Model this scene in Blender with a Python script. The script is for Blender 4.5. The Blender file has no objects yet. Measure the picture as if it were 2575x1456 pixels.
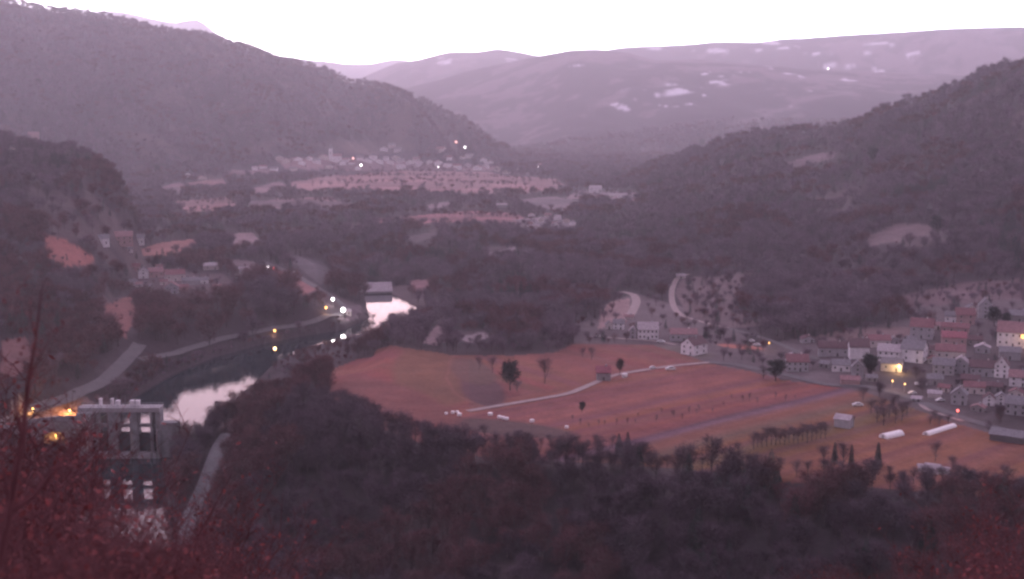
import bpy, math, random
import numpy as np
from mathutils import Vector, Matrix

random.seed(7)
rng = np.random.default_rng(11)
scene = bpy.context.scene
COL = scene.collection
R = math.radians

# ------------------------------------------------------------------ camera model
H = 150.0                       # camera height above the valley terrace
F = 3108.0                      # focal length in units of a 2575-wide frame
CX, CY = 1287.5, 728.0
P = math.atan((728.0 - 289.0) / F)
cP, sP = math.cos(P), math.sin(P)

def ray(px, py):
    u = np.asarray(px, float) - CX
    v = CY - np.asarray(py, float)
    return u, F * cP + v * sP, -F * sP + v * cP

def az_te(px, py):
    dx, dy, dz = ray(px, py)
    return np.arctan2(dx, dy), dz / np.hypot(dx, dy)

def project(x, y, z):
    zz = z - H
    dep = y * cP - zz * sP
    up = y * sP + zz * cP
    dep = np.where(dep < 1e-3, 1e-3, dep)
    return CX + F * x / dep, CY - F * up / dep

# ------------------------------------------------------------------ noise
def _hash(ix, iy, seed):
    h = (ix.astype(np.int64) * 374761393 + iy.astype(np.int64) * 668265263 + seed * 2147483647) & 0xffffffff
    h = ((h ^ (h >> 13)) * 1274126177) & 0xffffffff
    h = (h ^ (h >> 16)) & 0xffffffff
    return h / 4294967295.0

def vnoise(x, y, s, seed=0):
    x = np.asarray(x, float) / s; y = np.asarray(y, float) / s
    ix = np.floor(x); iy = np.floor(y)
    fx = x - ix; fy = y - iy
    fx = fx * fx * (3 - 2 * fx); fy = fy * fy * (3 - 2 * fy)
    a = _hash(ix, iy, seed); b = _hash(ix + 1, iy, seed)
    c = _hash(ix, iy + 1, seed); d = _hash(ix + 1, iy + 1, seed)
    return (a * (1 - fx) + b * fx) * (1 - fy) + (c * (1 - fx) + d * fx) * fy

def fbm(x, y, s, seed=0, o=4):
    t = 0; a = 1.0; n = 0
    for i in range(o):
        t = t + a * (vnoise(x, y, s, seed + i * 17) - 0.5) * 2
        n += a; a *= 0.5; s *= 0.47
    return t / n

def ss(t):
    t = np.clip(t, 0, 1)
    return t * t * (3 - 2 * t)

# ------------------------------------------------------------------ terrain
# crest lists: (px, py, distance, distance of the foot)
L1 = [(-900,-60,4600,2300),(-300,-30,4500,2300),(0,-6,4400,2400),(50,4,4400,2400),(100,17,4400,2450),(170,27,4400,2500),(250,34,4350,2500),(350,58,4300,2550),
      (400,73,4300,2600),(500,88,4300,2650),(570,103,4250,2700),(640,123,4200,2750),(700,143,4200,2800),(780,158,4150,2850),
      (840,183,4100,2900),(870,198,4100,2900),(900,203,4050,2900),(960,218,4000,2920),(1030,238,3950,2950),(1100,265,3900,2980),
      (1180,303,3800,3000),(1230,343,3700,3050),(1290,383,3600,3080),(1330,415,3500,3100),(1352,432,3420,3150),(1400,500,3400,3200)]
L2 = [(-900,270,1500,640),(-200,315,1500,680),(0,332,1500,720),(40,342,1500,740),(110,358,1480,780),(180,356,1460,860),(230,375,1440,950),(280,408,1420,1060),
      (310,450,1400,1150),(325,490,1380,1200),(340,540,1360,1220),(360,620,1340,1230),(400,700,1330,1240)]
R1 = [(1400,540,2800,2000),(1440,470,2750,1500),(1470,462,2700,1000),(1500,448,2650,960),(1600,422,2500,960),(1700,386,2400,960),(1750,366,2330,960),(1765,376,2330,960),
      (1785,358,2300,960),(1850,332,2250,970),(1950,322,2200,970),(2050,317,2150,980),(2110,312,2100,960),(2200,277,2060,930),(2270,248,2030,930),
      (2350,228,2000,920),(2420,203,1960,900),(2500,168,1930,900),(2575,143,1900,900),(2800,80,1850,880),(3500,0,1800,850)]
R2B = [(850,400,7600,4700),(1000,232,7400,4600),(1030,225,7300,4500),(1100,205,7200,4400),(1180,180,7100,4300),(1280,157,7000,4200),(1350,142,6900,4100),
       (1430,127,6800,4000),(1500,124,6800,4000),(1580,133,6700,4000),(1650,152,6600,3900),(1750,150,6600,3900),(1850,162,6500,3900),(2000,172,6400,3800),(2200,180,6300,3700),(2575,190,6200,3600),(3500,190,6200,3600)]
R2A = [(820,300,10500,6900),(905,197,10400,6800),(950,177,10300,6800),(1000,157,10200,6700),(1050,151,10100,6600),(1100,138,10000,6500),(1130,131,10000,6500),
       (1200,131,10000,6500),(1250,123,9900,6500),(1300,130,9800,6500),(1350,140,9700,6500),(1450,160,9700,6500),(1600,200,9600,6400)]
R2C = [(1300,170,9300,6600),(1450,140,9200,6600),(1560,121,9000,6500),(1620,117,9000,6500),(1700,114,8900,6400),(1750,111,8800,6400),(1800,105,8700,6400),
       (1900,107,8600,6300),(1960,99,8500,6300),(2000,97,8500,6300),(2100,90,8400,6200),(2200,84,8300,6100),(2300,78,8200,6000),(2400,72,8100,6000),(2575,67,8000,6000),(3500,60,8000,6000)]
FAR = [(-300,60,17000,11500),(100,30,17000,11500),(180,32,17000,11500),(250,27,17000,11500),(300,27,17000,11500),(345,37,17000,11500),(400,50,17000,11500),(440,56,17000,11500),(470,50,17000,11500),
       (495,48,17000,11500),(515,58,17000,11500),(545,84,17000,11500),(600,110,17000,11500),(700,140,17000,11500),(780,150,17000,11500),(820,153,17000,11500),(870,160,17000,11500),
       (930,160,17000,11500),(980,150,17000,11500),(1010,148,17000,11500),(1100,170,17000,11500),(1300,220,17000,11500)]
LAYERS = []
for nm, pts, prof, amp, tree in (('l1', L1, .35, 70, 10), ('l2', L2, .55, 9, 9), ('r1', R1, .45, 20, 10), ('r2b', R2B, .4, 120, 0),
                                 ('r2a', R2A, .4, 100, 0), ('r2c', R2C, .4, 120, 0), ('far', FAR, .5, 60, 0)):
    a = np.array(pts, float)
    az, te = az_te(a[:, 0], a[:, 1])
    LAYERS.append((nm, az, te, a[:, 2], a[:, 3], prof, amp, tree))

def unplane(px, py, z):
    dx, dy, dz = ray(px, py)
    t = (z - H) / dz
    return dx * t, dy * t

ZUP, ZDN = -22.0, -36.0
UP = [(880,690),(930,715),(952,742),(985,775),(975,800),(900,832),(800,852),(715,872),(614,905),(540,948),(480,992),(390,1045),(325,1085)]
UPW = [10, 11, 13, 22, 15, 11, 17, 20, 24, 30, 31, 30, 27]
RUP = np.array([unplane(a, b, ZUP) for a, b in UP])
DAMP = RUP[-1]
dn = [unplane(a, b, ZDN) for a, b in [(318,1172),(305,1250),(320,1350),(300,1456),(230,1650)]]
RDN = np.array([tuple(DAMP)] + dn + [(dn[-1][0] - 120, dn[-1][1] - 60)])
DNW = [24, 22, 21, 21, 22, 24, 30]

def poly_dist(x, y, pl, w, side=False):
    best = np.full(np.shape(x), 1e9)
    sd_ = np.zeros(np.shape(x))
    for i in range(len(pl) - 1):
        ax, ay = pl[i]; bx, by = pl[i + 1]
        dx, dy = bx - ax, by - ay
        t = np.clip(((x - ax) * dx + (y - ay) * dy) / (dx * dx + dy * dy), 0, 1)
        d = np.hypot(x - ax - t * dx, y - ay - t * dy) - (w[i] * (1 - t) + w[i + 1] * t)
        if side: sd_ = np.where(d < best, dx * (y - ay) - dy * (x - ax), sd_)
        best = np.minimum(best, d)
    return (best, sd_) if side else best

def layer_h(L, az, r, x, y):
    nm, a, te, rc, rb, prof, amp, tree = L
    TE = np.interp(az, a, te); RC = np.interp(az, a, rc); RB = np.interp(az, a, rb)
    zc = H + TE * RC - tree
    t = (r - RB) / (RC - RB)
    tc = np.clip(t, 0, 1)
    s = prof * tc + (1 - prof) * ss(tc)
    z = zc * s - 4 * (1 - tc)
    z = z + amp * fbm(x, y, (RC - RB) * 0.45, 5, 4) * np.clip(tc * (1 - tc) * 4, 0, 1) * np.clip(zc / 150, 0, 1)
    z = np.where(t > 1, zc - (r - RC) * 0.22, z)
    edge = np.where((az < a[0] - 0.0) | (az > a[-1] + 0.0), 1.0, 0.0)
    z = np.where((t < 0) | (edge > 0) | (zc < 2), -60.0, z)
    return z

def terrain(x, y, want_id=False):
    x = np.asarray(x, float); y = np.asarray(y, float)
    r = np.hypot(x, y); az = np.arctan2(x, y)
    z0 = 12 * np.clip((r - 1100) / 2000, 0, 1) + fbm(x, y, 260, 3, 3) * 3.0 * np.clip((r - 620) / 600, 0.12, 1)
    # village shelf on the right climbs gently towards the hill
    z0 = z0 + 14 * ss((r - 640) / 330) * ss((az - R(10)) / R(9))
    # terrace edge towards the gorge
    redge = 512 + 16 * fbm(az * 900, az * 0, 60, 9, 3) + np.interp(az, [R(-14), R(-9), R(-5), R(0), R(10), R(22)], [90, 60, 30, 0, -8, -24])
    zt = z0 - np.clip(redge - r, 0, 200) * 0.42
    zt = np.maximum(zt, -34.0)
    du, side = poly_dist(x, y, RUP, UPW, True)
    east = ss((r - 690) / 40)
    gentle = np.minimum(du, 62) * .12 + np.maximum(du - 62, 0) * .5
    rise = np.where(side > 0, gentle * east + du * .42 * (1 - east), du * .5)
    dd = poly_dist(x, y, RDN, DNW)
    zt = np.minimum(zt, np.where(du < 0, ZUP - 3 + 0 * du, ZUP + 0.4 + rise + 1.5 * fbm(x, y, 30, 21, 2) * np.clip(du / 10, 0, 1)))
    zt = np.minimum(zt, np.where(dd < 0, ZDN - 3 + 0 * dd, ZDN + 0.4 + dd * 0.55))
    hs = [zt]
    for L in LAYERS:
        hs.append(layer_h(L, az, r, x, y))
    near = np.where(r < 60, 147.5 - 0.42 * r, 122.3 - 0.6 * (r - 60)) + fbm(x, y, 14, 31, 3) * np.clip(r / 30, 0, 1) * 0.8
    back = 147 + 0.3 * r
    wb = ss((np.abs(az) - R(60)) / R(60))
    near = near * (1 - wb) + np.minimum(back, 420) * wb
    near = np.maximum(near, -400)
    hs.append(near)
    hs = np.array(hs)
    z = hs.max(0)
    # far sideways country outside the picture
    if want_id:
        return z, hs.argmax(0), du, dd
    return z

def pick(px, py, rmin=330.0):
    a, te = az_te(px, py)
    r = np.geomspace(rmin, 20000, 5000)
    x = r * math.sin(a); y = r * math.cos(a)
    z = terrain(x, y)
    zr = H + te * r
    k = int(np.argmax(z >= zr))
    if k == 0:
        k = 1
    d0 = zr[k - 1] - z[k - 1]; d1 = z[k] - zr[k]
    t = d0 / (d0 + d1 + 1e-9)
    rr = r[k - 1] + (r[k] - r[k - 1]) * t
    X, Y = rr * math.sin(a), rr * math.cos(a)
    return Vector((X, Y, float(terrain(np.array([X]), np.array([Y]))[0])))

def gz(x, y):
    return float(terrain(np.array([x]), np.array([y]))[0])

# ------------------------------------------------------------------ materials
def new_mat(name):
    m = bpy.data.materials.new(name); m.use_nodes = True
    nt = m.node_tree
    return m, nt, nt.nodes['Principled BSDF']

def mat(name, col, rough=0.9, var=0.25, scale=1.0, bump=0.0, rand=0.0, spec=0.2, metal=0.0):
    m, nt, b = new_mat(name)
    N, Lk = nt.nodes, nt.links
    tc = N.new('ShaderNodeTexCoord')
    no = N.new('ShaderNodeTexNoise'); no.inputs['Scale'].default_value = scale; no.inputs['Detail'].default_value = 5
    Lk.new(tc.outputs['Object'], no.inputs['Vector'])
    mr = N.new('ShaderNodeMapRange')
    mr.inputs['From Min'].default_value = 0.3; mr.inputs['From Max'].default_value = 0.7
    mr.inputs['To Min'].default_value = 1 - var; mr.inputs['To Max'].default_value = 1 + var
    Lk.new(no.outputs['Fac'], mr.inputs['Value'])
    src = mr.outputs['Result']
    if rand > 0:
        oi = N.new('ShaderNodeObjectInfo')
        m2 = N.new('ShaderNodeMapRange'); m2.inputs['To Min'].default_value = 1 - rand; m2.inputs['To Max'].default_value = 1 + rand
        Lk.new(oi.outputs['Random'], m2.inputs['Value'])
        mu = N.new('ShaderNodeMath'); mu.operation = 'MULTIPLY'
        Lk.new(src, mu.inputs[0]); Lk.new(m2.outputs['Result'], mu.inputs[1]); src = mu.outputs[0]
    vm = N.new('ShaderNodeVectorMath'); vm.operation = 'SCALE'
    vm.inputs[0].default_value = col; Lk.new(src, vm.inputs['Scale'])
    Lk.new(vm.outputs[0], b.inputs['Base Color'])
    b.inputs['Roughness'].default_value = rough
    b.inputs['Specular IOR Level'].default_value = spec
    b.inputs['Metallic'].default_value = metal
    if bump:
        bp = N.new('ShaderNodeBump'); bp.inputs['Strength'].default_value = bump
        Lk.new(no.outputs['Fac'], bp.inputs['Height']); Lk.new(bp.outputs[0], b.inputs['Normal'])
    return m

def emat(name, col, strength):
    m, nt, b = new_mat(name)
    b.inputs['Base Color'].default_value = (0.2, 0.2, 0.2, 1)
    b.inputs['Emission Color'].default_value = (*col, 1)
    b.inputs['Emission Strength'].default_value = strength
    return m

def ground_mat():
    m, nt, b = new_mat('ground')
    N, Lk = nt.nodes, nt.links
    at = N.new('ShaderNodeAttribute'); at.attribute_name = 'tint'
    geo = N.new('ShaderNodeNewGeometry')
    prev = at.outputs['Color']
    for sc, lo, hi in ((0.45, .84, 1.16), (0.07, .86, 1.14), (0.013, .9, 1.1)):
        no = N.new('ShaderNodeTexNoise'); no.inputs['Scale'].default_value = sc; no.inputs['Detail'].default_value = 6
        Lk.new(geo.outputs['Position'], no.inputs['Vector'])
        mr = N.new('ShaderNodeMapRange'); mr.inputs['From Min'].default_value = .3; mr.inputs['From Max'].default_value = .7
        mr.inputs['To Min'].default_value = lo; mr.inputs['To Max'].default_value = hi
        Lk.new(no.outputs['Fac'], mr.inputs['Value'])
        vm = N.new('ShaderNodeVectorMath'); vm.operation = 'SCALE'
        Lk.new(prev, vm.inputs[0]); Lk.new(mr.outputs[0], vm.inputs['Scale']); prev = vm.outputs[0]
        if sc == 0.07:
            bp = N.new('ShaderNodeBump'); bp.inputs['Strength'].default_value = .5; bp.inputs['Distance'].default_value = 3
            Lk.new(no.outputs['Fac'], bp.inputs['Height']); Lk.new(bp.outputs[0], b.inputs['Normal'])
    Lk.new(prev, b.inputs['Base Color'])
    b.inputs['Roughness'].default_value = 0.95; b.inputs['Specular IOR Level'].default_value = 0.1
    return m

def water_mat():
    m, nt, b = new_mat('river_water')
    N, Lk = nt.nodes, nt.links
    b.inputs['Base Color'].default_value = (0.012, 0.022, 0.026, 1)
    b.inputs['Roughness'].default_value = 0.035
    b.inputs['IOR'].default_value = 1.33
    geo = N.new('ShaderNodeNewGeometry')
    mp = N.new('ShaderNodeMapping'); mp.inputs['Scale'].default_value = (0.12, 0.25, 0.2)
    no = N.new('ShaderNodeTexNoise'); no.inputs['Scale'].default_value = 1.0; no.inputs['Detail'].default_value = 4
    Lk.new(geo.outputs['Position'], mp.inputs['Vector']); Lk.new(mp.outputs[0], no.inputs['Vector'])
    bp = N.new('ShaderNodeBump'); bp.inputs['Strength'].default_value = .12; bp.inputs['Distance'].default_value = .25
    Lk.new(no.outputs['Fac'], bp.inputs['Height']); Lk.new(bp.outputs[0], b.inputs['Normal'])
    return m

M = {}
M['ground'] = ground_mat()
M['water'] = water_mat()
M['bark'] = mat('bark', (0.085, 0.066, 0.070), var=.3, scale=2, rand=.3)
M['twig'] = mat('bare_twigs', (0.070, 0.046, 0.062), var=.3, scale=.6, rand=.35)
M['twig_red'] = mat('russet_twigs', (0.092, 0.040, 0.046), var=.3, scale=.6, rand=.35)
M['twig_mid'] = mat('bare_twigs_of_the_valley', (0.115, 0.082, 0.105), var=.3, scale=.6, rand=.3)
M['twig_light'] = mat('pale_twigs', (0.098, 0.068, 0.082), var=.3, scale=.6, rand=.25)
M['ever'] = mat('evergreen_needles', (0.022, 0.030, 0.028), var=.4, scale=.8, rand=.3)
M['shrub'] = mat('red_brown_stems', (0.115, 0.042, 0.048), var=.3, scale=3)
M['leaf'] = mat('russet_leaves', (0.19, 0.048, 0.048), var=.5, scale=2, rand=.2)
M['road'] = mat('worn_asphalt', (0.10, 0.09, 0.095), var=.15, scale=.3)
M['track'] = mat('gravel_track', (0.27, 0.21, 0.205), var=.2, scale=.3)
M['concrete'] = mat('weathered_concrete', (0.21, 0.205, 0.212), var=.3, scale=.25, bump=.2)
M['concrete_pale'] = mat('pale_concrete', (0.30, 0.28, 0.29), var=.2, scale=.25, bump=.2)
M['chute'] = mat('dark_road_concrete', (0.105, 0.10, 0.105), var=.2, scale=.2)
M['steel'] = mat('dark_gate_steel', (0.035, 0.042, 0.05), rough=.55, var=.2, scale=.6)
M['glass'] = mat('dark_window_glass', (0.03, 0.03, 0.035), rough=.2, var=.1, scale=1, spec=.5)
M['frame'] = mat('painted_window_frame', (0.35, 0.33, 0.33), var=.1)
M['white'] = mat('white_paint', (0.62, 0.60, 0.60), var=.08, scale=.8, rough=.5)
M['tyre'] = mat('black_rubber', (0.02, 0.02, 0.02), var=.1)
M['film'] = mat('white_tunnel_film', (0.72, 0.68, 0.68), var=.06, scale=.8, rough=.4)
M['darkwood'] = mat('dark_boards', (0.05, 0.04, 0.045), var=.3)
M['pole'] = mat('galvanised_pole', (0.2, 0.2, 0.2), rough=.5, var=.1)
M['lamp_white'] = emat('lit_white_lamp', (1, .93, .95), 5)
M['lamp_orange'] = emat('lit_orange_lamp', (1, .42, .07), 2.2)
M['lamp_red'] = emat('lit_red_lamp', (1, .12, .1), 1.8)
M['lamp_pink'] = emat('lit_pinkish_lamp', (1, .45, .42), 1.6)
WALLS = {'white': (0.60, 0.56, 0.58), 'cream': (0.46, 0.40, 0.39), 'grey': (0.29, 0.275, 0.29), 'pink': (0.33, 0.22, 0.22),
         'stone': (0.23, 0.21, 0.215), 'dark': (0.09, 0.08, 0.085)}
ROOFS = {'red': (0.175, 0.082, 0.092), 'brown': (0.11, 0.066, 0.074), 'grey': (0.17, 0.155, 0.17), 'pale': (0.34, 0.29, 0.31), 'brightred': (0.23, 0.08, 0.10),
         'pink': (0.23, 0.13, 0.14)}
for k, c in WALLS.items():
    M['wall_' + k] = mat('render_' + k, c, var=.14, scale=.5, bump=.1)
for k, c in ROOFS.items():
    M['roof_' + k] = mat('tiles_' + k, c, var=.25, scale=.9, bump=.3)

# ------------------------------------------------------------------ object helpers
class MB:
    def __init__(s):
        s.v = []; s.f = []
    def add(s, vs, fs):
        o = len(s.v); s.v += [tuple(v) for v in vs]; s.f += [tuple(i + o for i in f) for f in fs]
    def box(s, x0, x1, y0, y1, z0, z1):
        s.add([(x0,y0,z0),(x1,y0,z0),(x1,y1,z0),(x0,y1,z0),(x0,y0,z1),(x1,y0,z1),(x1,y1,z1),(x0,y1,z1)],
              [(0,3,2,1),(4,5,6,7),(0,1,5,4),(1,2,6,5),(2,3,7,6),(3,0,4,7)])
    def tube(s, pts, rad, n=5):
        pts = [Vector(p) for p in pts]
        rings = []
        for i, p in enumerate(pts):
            d = (pts[min(i + 1, len(pts) - 1)] - pts[max(i - 1, 0)])
            if d.length < 1e-9: d = Vector((0, 0, 1))
            d.normalize()
            a = Vector((1, 0, 0)) if abs(d.x) < .8 else Vector((0, 1, 0))
            u = d.cross(a).normalized(); w = d.cross(u)
            rr = rad[i] if isinstance(rad, (list, tuple)) else rad
            rings.append([p + (u * math.cos(2 * math.pi * k / n) + w * math.sin(2 * math.pi * k / n)) * rr for k in range(n)])
        vs = [v for rg in rings for v in rg]
        fs = []
        for i in range(len(pts) - 1):
            for k in range(n):
                a = i * n + k; b = i * n + (k + 1) % n
                fs.append((a, b, b + n, a + n))
        fs.append(tuple(range(n - 1, -1, -1))); fs.append(tuple(range((len(pts) - 1) * n, len(pts) * n)))
        s.add(vs, fs)
    def mesh(s, name, m):
        me = bpy.data.meshes.new(name); me.from_pydata(s.v, [], s.f); me.update()
        if m: me.materials.append(m)
        return me
    def build(s, name, m, parent=None):
        o = bpy.data.objects.new(name, s.mesh(name, m)); COL.objects.link(o)
        if parent: o.parent = parent
        return o

def tag(o, label=None, cat=None, group=None, kind=None):
    if label: o['label'] = label
    if cat: o['category'] = cat
    if group: o['group'] = group
    if kind: o['kind'] = kind
    return o

def empty(name, loc, rz=0, label=None, cat=None, group=None):
    o = bpy.data.objects.new(name, None); COL.objects.link(o)
    o.location = loc; o.rotation_euler = (0, 0, rz); o.empty_display_size = .5
    return tag(o, label, cat, group)

def copy_tree(o, parent=None, kids=None):
    c = o.copy(); COL.objects.link(c)
    if parent: c.parent = parent
    for ch in (kids or {}).get(o, list(o.children)):
        copy_tree(ch, c)
    return c

def np_mesh(name, co, faces, m):
    me = bpy.data.meshes.new(name)
    me.vertices.add(len(co)); me.vertices.foreach_set('co', np.asarray(co, np.float32).ravel())
    nf, k = faces.shape
    me.loops.add(nf * k); me.loops.foreach_set('vertex_index', faces.astype(np.int32).ravel())
    me.polygons.add(nf); me.polygons.foreach_set('loop_start', (np.arange(nf) * k).astype(np.int32))
    me.update(calc_edges=True)
    if m: me.materials.append(m)
    return me

# ------------------------------------------------------------------ open land in the picture (outline, distance range, colour)
def inpoly(px, py, poly):
    res = np.zeros(np.shape(px), bool)
    n = len(poly)
    for i in range(n):
        x0, y0 = poly[i]; x1, y1 = poly[(i + 1) % n]
        if y0 == y1: continue
        c = ((y0 > py) != (y1 > py)) & (px < (x1 - x0) * (py - y0) / (y1 - y0) + x0)
        res ^= c
    return res

FIELD = [(826,935),(900,905),(935,900),(948,880),(985,870),(1070,880),(1130,892),(1300,893),(1400,885),(1440,866),(1560,860),(1660,868),(1720,895),(1800,912),(1900,925),(1960,955),(2080,965),
         (2170,985),(2300,1025),(2420,1062),(2500,1080),(2600,1092),(2700,1240),(2575,1262),(2400,1240),(2200,1225),(2000,1216),(1900,1204),(1800,1186),(1600,1168),(1500,1162),
         (1300,1158),(1150,1138),(1060,1112),(960,1078),(900,1055),(826,1018)]
VILLAGE = [(1440,820),(1500,800),(1520,765),(1600,740),(1700,770),(1830,810),(1900,870),(2030,850),(2280,800),(2300,770),(2600,730),(2600,1120),(2400,1062),(2170,985),(1960,950),(1780,915),(1640,868),(1440,866)]
OPEN = [
 ('field', FIELD, 400, 900, (0.225,0.108,0.092)),
 ('yard', VILLAGE, 500, 1300, (0.10,0.078,0.083)),
 ('far1', [(725,457),(860,440),(1030,430),(1200,434),(1400,448),(1432,470),(1330,484),(1200,486),(1000,480),(850,476),(760,480)], 1500, 3600, (0.30,0.17,0.17)),
 ('far2', [(455,462),(560,450),(575,470),(480,474)], 1500, 3600, (0.27,0.16,0.16)),
 ('far3', [(442,505),(570,495),(600,515),(530,530),(470,533)], 1300, 3200, (0.29,0.16,0.16)),
 ('far4', [(690,498),(840,494),(850,508),(700,516)], 1300, 3200, (0.23,0.14,0.14)),
 ('far5', [(935,550),(1060,540),(1200,529),(1310,543),(1345,560),(1250,563),(1100,560),(960,563)], 1200, 3000, (0.28,0.13,0.14)),
 ('far6', [(1380,540),(1450,555),(1440,575),(1360,580),(1290,555)], 1200, 3000, (0.23,0.18,0.19)),
 ('far7', [(690,400),(800,398),(1000,405),(1250,420),(1240,432),(1000,428),(730,425)], 2500, 3700, (0.22,0.14,0.15)),
 ('far8', [(1450,478),(1600,482),(1600,505),(1420,500)], 1400, 3000, (0.22,0.16,0.17)),
 ('far10', [(620,508),(700,500),(840,503),(905,511),(840,521),(700,523),(630,519)], 1300, 3200, (0.19,0.13,0.14)),
 ('far11', [(1045,522),(1130,505),(1155,510),(1085,527)], 1300, 3200, (0.20,0.15,0.16)),
 ('far12', [(560,432),(690,424),(722,434),(600,446)], 1300, 3600, (0.20,0.135,0.145)),
 ('far13', [(770,362),(860,352),(990,350),(1060,372),(980,388),(860,384)], 2500, 4200, (0.13,0.10,0.10)),
 ('far14', [(1300,500),(1400,492),(1460,505),(1430,528),(1340,520)], 1300, 3200, (0.17,0.13,0.14)),
 ('far15', [(400,470),(450,460),(470,480),(430,490)], 1300, 3200, (0.19,0.12,0.13)),
 ('mid1', [(560,650),(640,655),(660,672),(590,668)], 900, 1900, (0.16,0.115,0.125)),
 ('mid2', [(1010,600),(1090,585),(1120,592),(1050,612)], 900, 2200, (0.10,0.08,0.085)),
 ('mid3', [(700,640),(800,650),(845,700),(800,715),(740,665)], 900, 1900, (0.085,0.07,0.08)),
 ('far9', [(620,480),(700,455),(730,470),(640,490)], 1400, 3600, (0.22,0.14,0.15)),
 ('lf1', [(355,628),(400,610),(500,598),(492,622),(430,642),(360,642)], 1000, 1800, (0.28,0.13,0.12)),
 ('lf2', [(550,590),(640,584),(662,608),(590,617)], 1000, 1900, (0.22,0.15,0.16)),
 ('lf3', [(680,676),(740,688),(792,728),(762,742),(700,715)], 900, 1600, (0.25,0.11,0.11)),
 ('lf4', [(330,665),(420,680),(560,690),(600,720),(520,740),(420,738),(330,712)], 900, 1700, (0.085,0.06,0.066)),
 ('scree', [(108,585),(160,600),(240,648),(225,668),(160,672),(115,645)], 600, 1500, (0.27,0.105,0.095)),
 ('redslope', [(262,770),(330,740),(345,800),(320,850),(270,830)], 600, 1200, (0.20,0.085,0.08)),
 ('redslope2', [(0,860),(60,850),(90,900),(40,950),(0,940)], 500, 1200, (0.17,0.08,0.08)),
 ('arc', [(1500,830),(1508,780),(1535,757),(1585,752),(1592,795),(1575,812),(1540,815)], 800, 1700, (0.23,0.15,0.15)),
 ('meadow', [(1715,700),(1890,685),(1870,730),(1840,760),(1880,800),(1930,815),(1830,828),(1720,790),(1695,740)], 800, 1900, (0.12,0.085,0.09)),
 ('meadow2', [(2255,745),(2400,715),(2600,695),(2600,745),(2400,765),(2290,775)], 800, 1500, (0.125,0.082,0.09)),
 ('meadow3', [(1960,412),(2040,390),(2105,380),(2090,400),(1990,425)], 1200, 2600, (0.14,0.10,0.11)),
 ('meadow4', [(2185,590),(2250,565),(2340,562),(2350,585),(2250,612),(2180,620)], 900, 2600, (0.12,0.085,0.09)),
 ('cut1', [(1060,860),(1085,830),(1120,800),(1118,850),(1095,868)], 600, 1300, (0.25,0.17,0.18)),
 ('cut2', [(1145,845),(1240,833),(1245,845),(1180,862)], 600, 1300, (0.24,0.19,0.20)),
 ('cut3', [(1030,705),(1080,703),(1070,735),(1040,735)], 900, 1700, (0.22,0.12,0.13)),
 ('cut4', [(1200,640),(1290,622),(1295,632),(1230,650)], 900, 2000, (0.19,0.15,0.16)),
 ('cut5', [(860,768),(905,765),(905,800),(870,805)], 800, 1400, (0.12,0.09,0.10)),
 ('damyard', [(-50,1085),(80,1020),(200,985),(240,1015),(215,1060),(230,1150),(120,1160),(-50,1130)], 400, 900, (0.15,0.10,0.10)),
 ('bank', [(300,900),(430,912),(700,840),(850,806),(760,852),(560,893),(430,945),(330,1015),(140,1040),(250,985)], 1, 2, (0.1,0.1,0.1)),
 ('tracks', [(1185,705),(1230,640),(1260,640),(1240,700)], 1, 2, (0.1,0.1,0.1)),
]
def ribbon_pts(lst):
    return [pick(a, b) for a, b in lst]

ROADS = [
 ('field_track', [(1175,1035),(1250,1022),(1350,1005),(1430,990),(1490,966),(1540,946),(1620,931),(1700,920),(1785,912)], 4.2, 'track', 'track'),
 ('riverside_road', [(352,905),(430,893),(500,872),(600,846),(700,826),(800,806),(855,792),(868,778),(842,752),(795,722),(742,692),(690,670),(655,655)], 6.5, 'road', 'road'),
 ('valley_road', [(352,868),(320,905),(285,940),(250,968),(190,995),(110,1025),(40,1055),(-60,1100)], 9.0, 'road', 'road'),
 ('hill_track', [(1735,690),(1704,700),(1690,730),(1692,765),(1712,792),(1775,813),(1830,826)], 5.0, 'track', 'track'),
 ('farm_track', [(1562,734),(1592,742),(1600,760),(1590,785),(1580,800)], 7.0, 'track', 'track'),
 ('village_street', [(1785,912),(1850,918),(1960,940),(2080,968),(2170,972),(2260,992),(2330,1018),(2420,1052),(2500,1075),(2620,1105)], 6.0, 'road', 'road'),
 ('upper_street', [(1830,826),(1900,845),(1960,866),(2020,892),(2060,905)], 4.5, 'road', 'road'),
 ('terrace_lane', [(1490,846),(1560,852),(1640,858),(1700,868)], 4.0, 'track', 'track'),
 ('meadow_track', [(2255,992),(2310,1010),(2330,1030),(2420,1060)], 3.0, 'track', 'track'),
 ('gorge_road', [(575,1090),(555,1118),(538,1160),(520,1210),(498,1260),(476,1310),(455,1365),(430,1440)], 8.5, 'chute', 'road'),
]
ROADPTS = [(nm, ribbon_pts(pl), w, mt) for nm, pl, w, mt, _ in ROADS]

def smooth_line(pts, step=6.0):
    out = []
    n = len(pts)
    for i in range(n - 1):
        p0 = pts[max(i - 1, 0)]; p1 = pts[i]; p2 = pts[i + 1]; p3 = pts[min(i + 2, n - 1)]
        k = max(2, int((p2 - p1).length / step))
        for j in range(k):
            t = j / k
            out.append(0.5 * ((2 * p1) + (p2 - p0) * t + (2 * p0 - 5 * p1 + 4 * p2 - p3) * t * t + (-p0 + 3 * p1 - 3 * p2 + p3) * t ** 3))
    out.append(pts[-1])
    return out

def road_dist(x, y):
    best = np.full(np.shape(x), 1e9)
    for nm, pts, w, mt in ROADPTS:
        pl = [(p.x, p.y) for p in pts]
        best = np.minimum(best, poly_dist(x, y, pl, [w / 2] * len(pl)))
    return best

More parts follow.
